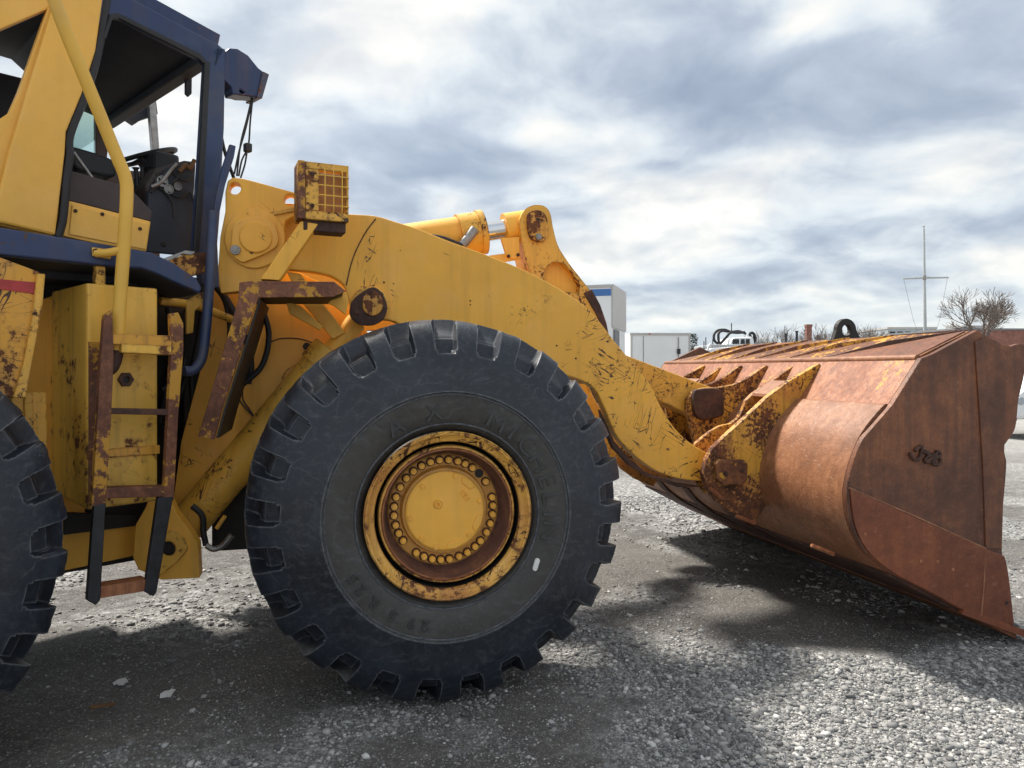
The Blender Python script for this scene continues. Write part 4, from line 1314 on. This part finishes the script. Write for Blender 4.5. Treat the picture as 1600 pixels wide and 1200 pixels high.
for px, py, r_ in ((252, 284, .03), (262, 296, .026), (276, 292, .022)):
    u_, w_ = RE.at(px, py, -.605)
    revolve('gauge', RE, u_, -.605, w_, [(-.012, 0), (-.012, r_ * .8), (-.018, r_ * .85), (-.018, r_), (0, r_)], 'dull_steel', cab, 18)
box('monitor', RE, *(lambda p: (p[0] - .09, p[0] + .05, -.35, -.2, p[1] - .06, p[1] + .07))(RE.at(268, 258, -.35)), 'black', cab, .02)
u_, w_ = RE.at(258, 381, -.62)
disc('panel_hole', RE, u_, -.605, w_, .014, .01, 'grime_shade', cab, 14, 1, .002)
pplate('sun_visor', RE, [(290, 78), (301, 76), (300, 146), (295, 151), (290, 146)], -.45, .02, 'cab_dark', cab)
# light bracket ahead of the roof, its hanging wires
pplate('light_bracket', RE, [(352, 80), (358, 75), (372, 76), (388, 86), (404, 106), (412, 112), (420, 116), (409, 153), (364, 147), (362, 136), (350, 124)], cv - .02, .10, 'blue', cab, False, [[(375, 139), (383, 144), (380, 147), (374, 143)]], .008)
pplate('bracket_lip', RE, [(411, 111), (421, 116), (410, 154), (402, 152)], cv - .03, .14, 'blue_worn', cab)
for P in ([(394, 152), (386, 185), (376, 225), (370, 275)], [(395, 152), (391, 190), (388, 228), (378, 250), (373, 275)], [(394, 155), (384, 200), (374, 235), (366, 272)], [(387, 228), (383, 255), (376, 278)]):
    tube('hanging_wire', RE, [RE.p3(a, b, cv + .02) for a, b in P], .005, 'black', cab, 6)
box('wire_plug', RE, *(lambda p: (p[0] - .02, p[0] + .02, cv + .0, cv + .04, p[1] - .025, p[1] + .025))(RE.at(387, 231, cv + .02)), 'black', cab, .008)
tube('wiper_arm', RE, [RE.p3(344, 205, cv + .1), RE.p3(352, 240, cv + .1), RE.p3(366, 280, cv + .1)], .010, 'black_steel', cab, 8)

# mirror strut and bent rails (dark blue)
pplate('mirror_strut', RE, [(360, 225), (369, 228), (366, 246), (352, 290), (344, 330), (340, 380), (343, 448), (335, 450), (330, 380), (336, 320), (346, 268)], -.95, .02, 'blue_worn', L)
tube('bent_rail', RE, [RE.p3(333, 330, -1.02), RE.p3(330, 400, -1.02), RE.p3(326, 460, -1.02), RE.p3(321, 520, -1.02), RE.p3(315, 560, -1.02), RE.p3(302, 578, -1.02), RE.p3(288, 580, -1.02)], .025, 'blue_worn', L, 12)
hr = tube('handrail', RE, [RE.p3(60, -90, -1.2), RE.p3(82, -10, -1.2), RE.p3(100, 42, -1.2), RE.p3(140, 140, -1.2), RE.p3(182, 243, -1.2), RE.p3(196, 278, -1.2), RE.p3(198, 310, -1.2), RE.p3(194, 380, -1.2), RE.p3(189, 450, -1.2), RE.p3(184, 520, -1.2), RE.p3(181, 552, -1.2), RE.p3(174, 574, -1.2), RE.p3(160, 581, -1.2)], .0275, 'yellow_rail', L, 14)
tube('rail_tip', RE, [RE.p3(182, 548, -1.2), RE.p3(179, 562, -1.2), RE.p3(173, 575, -1.2), RE.p3(158, 582, -1.2)], .0295, 'rust_dark', hr, 12)
tube('rail_bracket', RE, [RE.p3(150, 396, pv - .012), RE.p3(168, 395, pv - .05), RE.p3(188, 391, -1.2)], .018, 'yellow_rail', hr, 10, 3)
pplate('bracket_plate', RE, [(144, 386), (172, 390), (174, 405), (145, 400)], pv - .014, .012, 'yellow_rail', hr)
u_, w_ = RE.at(151, 393, pv - .02)
bolt('bracket_bolt', RE, u_, pv - .026, w_, .014, .012, 'rust_dark', hr)
# yellow bar and hoses above the hinge
tube('stay_bar', RE, [RE.p3(250, 470, -.75), RE.p3(300, 476, -.75), RE.p3(330, 486, -.75), RE.p3(376, 505, -.75)], .022, 'yellow_worn', L, 10)
pplate('stay_bracket', RE, [(292, 470), (312, 458), (320, 470), (305, 486), (302, 520), (292, 522)], -.78, .02, 'yellow_box', L)
for k, P in enumerate(([(262, 480), (272, 540), (262, 600), (250, 660)], [(285, 490), (296, 560), (280, 620), (256, 650)], [(318, 470), (310, 530), (300, 600), (310, 680)], [(252, 610), (270, 600), (285, 580), (290, 560)])):
    tube('hydraulic_hose', RE, [RE.p3(a, b, -.40 - .05 * k) for a, b in P], .018, 'black', L, 8)

for k, P in enumerate(([(330, 440), (352, 470), (360, 520), (350, 570)], [(345, 452), (372, 500), (392, 560), (388, 600)], [(405, 470), (420, 520), (410, 570), (380, 600)])):
    tube('hydraulic_hose', FR, [FR.p3(a, b, -.47 - .03 * k) for a, b in P], .017, 'black', L, 8)
for P in ([(610, 352), (650, 366), (690, 372), (722, 384)], [(300, 790), (316, 806), (318, 832), (322, 852)]):
    tube('hydraulic_hose', FR, [FR.p3(a, b, -.17 if a > 500 else -.64) for a, b in P], .016, 'black', L, 8)

# ------------------------------------------------------------------ background
W0 = Frame(0, 0, 0)


def at_d(px, py, d):
    return ((px - 800) / FOC * d, CAMH - (py - HOR) / FOC * d)


def yaw_frame(px, d, deg):
    return Frame((px - 800) / FOC * d, d, deg)


def road_wheel(fr, u, v, r, parent, wd=.25):
    t = revolve('wheel', fr, u, v, r, [(-wd / 2, r * .55), (-wd / 2, r * .92), (-wd / 2 + .03, r), (wd / 2 - .03, r), (wd / 2, r * .92), (wd / 2, r * .55)], 'black', parent, 24)
    revolve('hub', fr, u, v, r, [(-wd / 2 + .02, 0), (-wd / 2 + .02, r * .3), (-wd / 2 + .05, r * .55), (wd / 2 - .05, r * .55)], 'dull_steel', t, 20)


# box truck
d = 21.0
bf = yaw_frame(958, d, -18)
zt = at_d(958, 444, d)[1]
bt = thing('box_truck', bf.X(-3, 1.2, 0), 'tall white box truck with a blue stripe behind the lift arm', 'truck')
box('cargo_box', bf, -7, -.04, 0, 2.4, 1.05, zt, 'white', bt, .03)
box('end_panel', bf, -.038, .0, -.01, 2.41, at_d(0, 512, d)[1], zt + .01, 'grey_panel', bt, .01)  # grey sheet over the end face of the white box
box('stripe', bf, -6.9, -.06, -.012, -.001, zt - .33, zt - .13, 'blue_stripe', bt, .002)
box('top_rail', bf, -7, -.05, -.014, -.001, zt - .1, zt, 'grey_panel', bt, .003)
box('marker_lamp', bf, -.62, -.5, -.02, -.001, zt - .62, zt - .55, 'roof_grey', bt, .004)
box('chassis', bf, -8.9, -.1, .4, 2.0, .55, 1.0, 'black_steel', bt)
box('truck_cab', bf, -9.3, -7.25, .1, 2.3, .7, 2.6, 'white', bt, .1)
box('rear_bumper', bf, -.2, .12, .1, 2.3, .45, .62, 'black_steel', bt, .02)
box('tail_lift', bf, -.06, .02, .25, 1.0, 1.3, at_d(0, 514, d)[1], 'roof_grey', bt, .02)
box('windscreen', bf, -9.32, -9.29, .35, 2.05, 1.5, 2.4, 'dark_glass', bt, .02)
for u in (-1.9, -8.2):
    for v in (.18, 2.2):
        road_wheel(bf, u, v, .48, bt)

# enclosed trailer seen from the rear doors
d = 24.0
tf = yaw_frame(985, d, 3)
ztop = at_d(0, 521, d)[1]
tr = thing('cargo_trailer', tf.X(1, 1, 0), 'white enclosed cargo trailer with a door latch behind the loader', 'trailer')
tw = (1080 - 985) / FOC * d
tbm = bmesh.new()
sl = -.55
q8 = [tf.X(0, 0, .55), tf.X(tw, 0, .55), tf.X(tw - 1.2, 5, .55), tf.X(-1.2, 5, .55)]
lo = [tbm.verts.new(p) for p in q8]
hi = [tbm.verts.new(p + Vector((0, 0, ztop - .55))) for p in q8]
tbm.faces.new(lo)
tbm.faces.new(hi)
for i in range(4):
    tbm.faces.new((lo[i], lo[(i + 1) % 4], hi[(i + 1) % 4], hi[i]))
ob('trailer_body', tbm, 'white', tr, None, .02)
box('top_rail', tf, -.02, tw + .02, -.03, .0, ztop - .06, ztop + .02, 'grey_panel', tr, .005)
for x in (.01, tw - .05):
    box('corner_post', tf, x, x + .05, -.03, -.001, .6, ztop - .06, 'grey_panel', tr, .005)
xs = (1005 - 985) / FOC * d
box('door_seam', tf, xs, xs + .018, -.012, -.001, .65, ztop - .08, 'roof_grey', tr, .001)
xl = (1061 - 985) / FOC * d
box('lock_bar', tf, xl - .012, xl + .012, -.04, -.002, .8, ztop - .12, 'dull_steel', tr, .002)
box('latch', tf, xl - .05, xl + .06, -.06, -.005, at_d(0, 553, d)[1], at_d(0, 545, d)[1], 'black', tr, .01)
box('marker_lamp', tf, tw * .3, tw * .3 + .06, -.045, -.031, ztop - .04, ztop, 'red', tr, .005)
for v in (1.8, 2.7):
    road_wheel(tf, -.25 - .24 * v, v, .36, tr, .2)
    road_wheel(tf, tw + .02 - .24 * v, v, .36, tr, .2)
box('tow_bar', tf, -1.0, .2, 5, 6.2, .45, .55, 'black_steel', tr)

# hose truck: white body, cab with dark windows, coiled black hoses on top
d = 17.0
hf = yaw_frame(1105, d, 0)
ht = thing('hose_truck', hf.X(1, 1, 0), 'white utility truck with black hoses coiled on its roof, beyond the bucket', 'truck')
px2u = lambda px: (px - 1105) / FOC * d
wz = lambda py: at_d(0, py, d)[1]
plate('front_body', hf, [(px2u(x), wz(y)) for x, y in ((1102, 575), (1106, 548), (1111, 544), (1170, 540), (1172, 600), (1102, 600))], 0, 1.8, 'white', ht, (), .04)
plate('lower_body', hf, [(px2u(1100), .5), (px2u(1100), wz(578)), (px2u(1270), wz(560)), (px2u(1270), .5)], .02, 1.78, 'white', ht, (), .04)
plate('windscreen', hf, [(px2u(x), wz(y)) for x, y in ((1109, 552), (1119, 549.5), (1120, 551.5), (1110, 554))], -.012, -.002, 'dark_glass', ht, (), .003)
tube('corner_strut', hf, [(px2u(1103), -.02, wz(560)), (px2u(1107), -.02, wz(542)), (px2u(1110), -.02, wz(538))], .03, 'white', ht, 8, 2)
box('roof_rack', hf, px2u(1109), px2u(1190), .1, 1.5, wz(544), wz(538), 'far_build', ht, .03)
for k in range(14):
    box('rack_post', hf, px2u(1112 + k * 4.2), px2u(1112 + k * 4.2) + .012, .06, .08, wz(545), wz(537), 'grey_panel', ht, .001)
plate('crew_cab', hf, [(px2u(x), wz(y)) for x, y in ((1146, 540), (1149, 530), (1153, 526), (1184, 525), (1187, 541))], .3, 1.6, 'white', ht, (), .05)
for a, b in ((1150, 1161), (1163, 1170), (1171, 1178)):
    plate('side_window', hf, [(px2u(a), wz(537)), (px2u(a + 1), wz(529)), (px2u(b), wz(529)), (px2u(b), wz(537))], .288, .299, 'dark_glass', ht, (), .004)
for P in ([(1132, 537), (1126, 530), (1127, 520), (1134, 514), (1146, 513), (1156, 516), (1170, 515), (1182, 519)], [(1133, 537), (1133, 520), (1140, 515), (1150, 516)],
          [(1134, 537), (1146, 525), (1153, 518), (1165, 518), (1178, 517)], [(1182, 538), (1186, 528), (1184, 520), (1190, 518), (1193, 524), (1190, 536)], [(1186, 538), (1192, 530), (1191, 520), (1184, 518)]):
    tube('coiled_hose', hf, [(px2u(a), .5 + .04 * i, wz(b)) for i, (a, b) in enumerate(P)], .032, 'black', ht, 8)
for px, t, b in ((1151, 503, 516), (1110, 526, 542), (1121, 529, 538), (1107, 532, 545)):
    tube('aerial', hf, [(px2u(px), .4, wz(b)), (px2u(px), .4, wz(t))], .012, 'black', ht, 6, 0)
for u in (.7, 2.2):
    road_wheel(hf, u, .2, .42, ht)

# parked vehicle at the right edge, past the bucket
d = 16.0
vf = yaw_frame(1588, d, 10)
vt = thing('parked_van', vf.X(1.6, .8, 0), 'pale parked van at the right edge behind the bucket', 'van')
plate('van_body', vf, [(0, .45), (0, .95), (.35, 1.2), (.9, 1.85), (3.9, 1.9), (4.1, .45)], 0, 1.7, 'white', vt, (), .08)
plate('side_window', vf, [(.75, 1.28), (1.02, 1.72), (1.7, 1.74), (1.7, 1.28)], -.012, -.002, 'dark_glass', vt, (), .01)
box('bumper', vf, -.08, .06, .02, 1.68, .4, .62, 'black', vt, .04)
for u in (.75, 3.2):
    for v in (.1, 1.6):
        road_wheel(vf, u, v, .36, vt, .22)
disc('headlamp', vf, .12, -.014, .86, .09, .02, 'far_build', vt)

# flagpole with yardarm
d = 60.0
ft = thing('flagpole', ((1446 - 800) / FOC * d, d, 0), 'tall pale flagpole with a crossed yardarm', 'flagpole')
fx, fz = at_d(1446, 352, d)
z_ = lambda py: at_d(0, py, d)[1]
X_ = lambda px: (px - 800) / FOC * d
ob('mast', tube_bm([(X_(1446), d, -.1), (X_(1445.5), d, 4), (X_(1443.6), d, z_(358))], [.16, .14, .07], 12), 'pole', ft, 40)
ob('finial', tube_bm([(X_(1443.6), d, z_(358)), (X_(1443.6), d, z_(355)), (X_(1443.6), d, z_(353)), (X_(1443.6), d, z_(352))], [.04, .05, .12, .03], 8), 'pole', ft)
ob('yardarm', tube_bm([(X_(1408.5), d - .2, z_(436)), (X_(1444), d - .2, z_(434.5)), (X_(1479.5), d - .2, z_(434))], [.07, .09, .07], 8), 'pole', ft, 40)
ob('yard_clamp', tube_bm([(X_(1442), d - .25, z_(438)), (X_(1442), d - .25, z_(431))], .13, 8), 'dull_steel', ft)
for a, b in (((1410, 437), (1425, 500)), ((1478, 435), (1466, 500))):
    ob('halyard', tube_bm([(X_(a[0]), d - .2, z_(a[1])), (X_(b[0]), d - .2, z_(b[1])), (X_(1446), d - .2, z_(560))], .012, 5), 'roof_grey', ft)


# bare trees
def branch(bm, p, dirn, length, r, depth, rg, upw=.12, seg=4):
    P, rs = [Vector(p)], [r]
    dd = Vector(dirn).normalized()
    kids = []
    for i in range(seg):
        dd = (dd + Vector((rg.gauss(0, .11), rg.gauss(0, .11), rg.gauss(0, .07) + upw * .5))).normalized()
        P.append(P[-1] + dd * length / seg)
        rs.append(max(r * (1 - .45 * (i + 1) / seg), .012))
        if depth > 0 and i >= 1:
            for _ in range(2 if rg.random() < .5 else 1):
                kids.append((P[-1].copy(), dd.copy(), rs[-1]))
    tube_bm(P, rs, 5 if r > .05 else 4 if r > .02 else 3, bm, False)
    if depth > 0:
        kids += [(P[-1].copy(), dd.copy(), rs[-1])] * 2
        for kp, kd, kr in kids:
            ax = Vector((rg.gauss(0, 1), rg.gauss(0, 1), rg.gauss(0, .5))).cross(kd)
            if ax.length < 1e-3:
                continue
            nd = Matrix.Rotation(rg.uniform(.3, .75), 3, ax.normalized()) @ kd
            branch(bm, kp, nd, length * rg.uniform(.58, .8), kr * rg.uniform(.55, .75), depth - 1, rg, upw, 3)


def bare_tree(px, d, top_py, label, seed, stems=1, depth=5, group=None, spread=.35, frac=.30):
    rg = random.Random(seed)
    h = at_d(0, top_py, d)[1]
    x = (px - 800) / FOC * d
    t = thing('bare_tree', (x, d, 0), label, 'tree', group)
    tk, cr = bmesh.new(), bmesh.new()
    for s_ in range(stems):
        off = (s_ - (stems - 1) / 2)
        p0 = Vector((x + off * h * .05, d, -.1))
        p1 = p0 + Vector((off * h * .10 + rg.gauss(0, .1), rg.gauss(0, .2), h * frac))
        tube_bm([p0, (p0 + p1) / 2 + Vector((rg.gauss(0, .08), 0, 0)), p1], [h * .028, h * .022, h * .019], 8, tk, False)
        for k in range(4):
            a = rg.uniform(0, 6.28)
            nd = Vector((math.cos(a) * spread + off * .25, math.sin(a) * spread, .85))
            branch(cr, p1 - (p1 - p0) * rg.uniform(0, .3), nd, h * rg.uniform(.22, .30) * (.72 if frac > .4 else 1), h * .013, depth, rg, .10)
    top = max(v.co.z for v in cr.verts)
    sc_ = (h - p1.z) / (top - p1.z)
    for v in cr.verts:
        v.co = Vector((x + (v.co.x - x) * (1 + (sc_ - 1) * .5), v.co.y, p1.z + (v.co.z - p1.z) * sc_))
    ob('trunk', tk, 'bark', t, 50)
    ob('crown', cr, 'bark', t)


bare_tree(1531, 48, 447, 'large bare two-stemmed tree beside the flagpole', 23, 2, 3, None, .62, .54)
for i, (px, d, tp, lab) in enumerate(((1215, 70, 506, 'grey bare tree above the hose truck, left of the brick chimney'), (1290, 75, 503, 'bare tree just right of the brick chimney'), (1350, 80, 505, 'bare tree right of the lifting eye'),
                                      (1195, 90, 516, 'low hazy bare tree nearest the hose truck'), (1375, 84, 507, 'bare tree between the lifting eye and the flagpole'), (1310, 90, 508, 'small bare tree behind the lifting eye'))):
    bare_tree(px, d, tp, lab, 40 + i, 1, 3, 'bare trees along the far edge of the yard', .5)

# chimney, house, far buildings, posts
d = 70.0
cf = yaw_frame(1263, d, 0)
ct_ = thing('brick_chimney', cf.X(0, 0, 0), 'short brown brick chimney rising among bare trees', 'chimney')
zz = at_d(0, 507, d)[1]
box('stack', cf, -.25, .25, -.25, .25, 0, zz - .25, 'brick', ct_, .01)
box('cap', cf, -.29, .29, -.29, .29, zz - .25, zz, 'brick', ct_, .01)
d = 60.0
hf2 = yaw_frame(1088, d, 12)
ho = thing('grey_house', hf2.X(0, 2, 0), 'small grey gabled house between the trailer and the hose truck', 'house')
zz = lambda py: at_d(0, py, d)[1]
ob('wall', box_bm(hf2, -1.2, 1.0, 0, 5, 0, zz(549)), 'siding', ho)
rb = bmesh.new()
vs = [rb.verts.new(hf2.X(*p)) for p in ((-1.4, -.2, zz(549)), (1.2, -.2, zz(549)), (-.1, -.2, zz(540)), (-1.4, 5, zz(549)), (1.2, 5, zz(549)), (-.1, 5, zz(540)))]
for f_ in ((0, 1, 2), (3, 5, 4), (0, 2, 5, 3), (1, 4, 5, 2), (0, 3, 4, 1)):
    rb.faces.new([vs[i] for i in f_])
ob('roof', rb, 'roof_grey', ho)
box('window', hf2, -.5, .1, -.03, -.002, 1.2, 2.2, 'dark_glass', ho, .01)
d = 40.0
sx, sz = at_d(1083, 533, d)
sb = bmesh.new()
rg = random.Random(9)
for _ in range(1600):
    a, b = rg.uniform(0, 6.28), rg.random()
    z = b * (at_d(0, 532, d)[1] + .35)
    rr = (1.05 - b * .75) * .6 * math.sqrt(rg.random())
    p = Vector((sx + rr * math.cos(a), d + rr * math.sin(a), z))
    e1, e2 = Vector((rg.gauss(0, 1), rg.gauss(0, 1), rg.gauss(0, 1))) * .05, Vector((rg.gauss(0, 1), rg.gauss(0, 1), rg.gauss(0, 1))) * .05
    sb.faces.new([sb.verts.new(p), sb.verts.new(p + e1), sb.verts.new(p + e2)])
st_o = thing('evergreen_shrub', (sx, d, 0), 'dark evergreen shrub at the corner of the cargo trailer', 'shrub')
ob('foliage', sb, 'shrub', st_o)
ob('stem', tube_bm([(sx, d, 0), (sx, d, 1.5)], [.05, .02], 6), 'bark', st_o)

d = 110.0
ff = yaw_frame(1425, d, -3)
fb = thing('far_hall', ff.X(0, 5, 0), 'low pale flat-roofed hall on the skyline behind the flagpole', 'building')
zz = lambda py: at_d(0, py, d)[1]
ob('wall', box_bm(ff, -3.6, 3.6, 0, 10, 0, zz(514)), 'far_build', fb)
ob('roof_edge', box_bm(ff, -3.7, 3.7, -.1, 10.1, zz(514) + .003, zz(511)), 'grey_panel', fb)
for k in range(6):
    ob('window', box_bm(ff, -3.3 + k * 1.15, -2.5 + k * 1.15, -.06, -.004, zz(530), zz(518)), 'dark_glass', fb)
d = 55.0
bf2 = yaw_frame(1552, d, 4)
bb = thing('brick_building', bf2.X(4, 3, 0), 'long low red brick building at the right skyline', 'building')
zz = lambda py: at_d(0, py, d)[1]
ob('wall', box_bm(bf2, -3.0, 14, 0, 9, 0, zz(516)), 'brick', bb)
ob('parapet', box_bm(bf2, -3.1, 14.1, -.08, 9.1, zz(516) + .003, zz(513)), 'roof_grey', bb)
ob('roof_box', box_bm(bf2, -1.0, 1.3, 2, 4, zz(513) + .003, zz(506)), 'grey_panel', bb)
for k in range(5):
    w_o = ob('window', box_bm(bf2, -2 + k * 2.6, -.6 + k * 2.6, -.05, -.004, 1.0, 2.2), 'dark_glass', bb)
for px, tp, d, lab in ((1245, 517, 30, 'dark pipe post standing behind the bucket edge'), (1228, 521, 32, 'short dark post cap left of the pipe post')):
    x, z = at_d(px, tp, d)
    tag(ob('yard_post', tube_bm([(x, d, 0), (x, d, z - .06), (x, d, z - .04), (x, d, z)], [.05, .05, .07, .07], 10), 'black_steel', None), lab, 'post')

# long low line of far scrub so that the yard does not end in a bare horizon
rg = random.Random(77)
sb = bmesh.new()
for i in range(2600):
    d = rg.uniform(120, 200)
    x = rg.uniform(-.75, .60) * d
    p = Vector((x, d, 0))
    hgt = rg.uniform(2.0, 4.2) * (.6 + .5 * math.sin(x * .09) ** 2)
    for k in range(3):
        e = Vector((rg.gauss(0, .5), rg.gauss(0, .4), hgt * rg.uniform(.6, 1)))
        w = Vector((.09, 0, 0))
        sb.faces.new([sb.verts.new(p - w), sb.verts.new(p + w), sb.verts.new(p + e)])
fo = ob('far_scrub', sb, 'bark', None)
kind(fo, 'stuff')
tag(fo, 'leafless scrub along the far edge of the yard', 'scrub')

# scraps on the ground
for px, py, r, lab, seed in ((188, 1072, .035, 'small white paper scrap nearest the rear wheel', 3), (260, 1090, .034, 'torn white paper scrap further from the rear wheel', 5)):
    x, y = gp(px, py)
    rg = random.Random(seed)
    z = float(gheight(np.array([x]), np.array([y]))[0])
    bm = bmesh.new()
    n = 11
    ring = [bm.verts.new((x + r * rg.uniform(.5, 1.2) * math.cos(k * 6.283 / n), y + r * 1.3 * rg.uniform(.5, 1.2) * math.sin(k * 6.283 / n), z + .006 + rg.uniform(0, .016))) for k in range(n)]
    c = bm.verts.new((x, y, z + .012))
    for k in range(n):
        bm.faces.new((ring[k], ring[(k + 1) % n], c))
    r_ = bmesh.ops.extrude_face_region(bm, geom=list(bm.faces))
    bmesh.ops.translate(bm, verts=[v for v in r_['geom'] if isinstance(v, bmesh.types.BMVert)], vec=(0, 0, .003))
    tag(ob('paper_scrap', bm, 'paper', None), lab, 'litter')
x, y = gp(160, 1105)
wf = Frame(x, y, 20)
tag(ob('wood_splinter', box_bm(wf, -.05, .05, -.012, .012, .0, .016), 'wood', None, None, .003), 'flat brown wood splinter lying on the dark ground', 'wood')
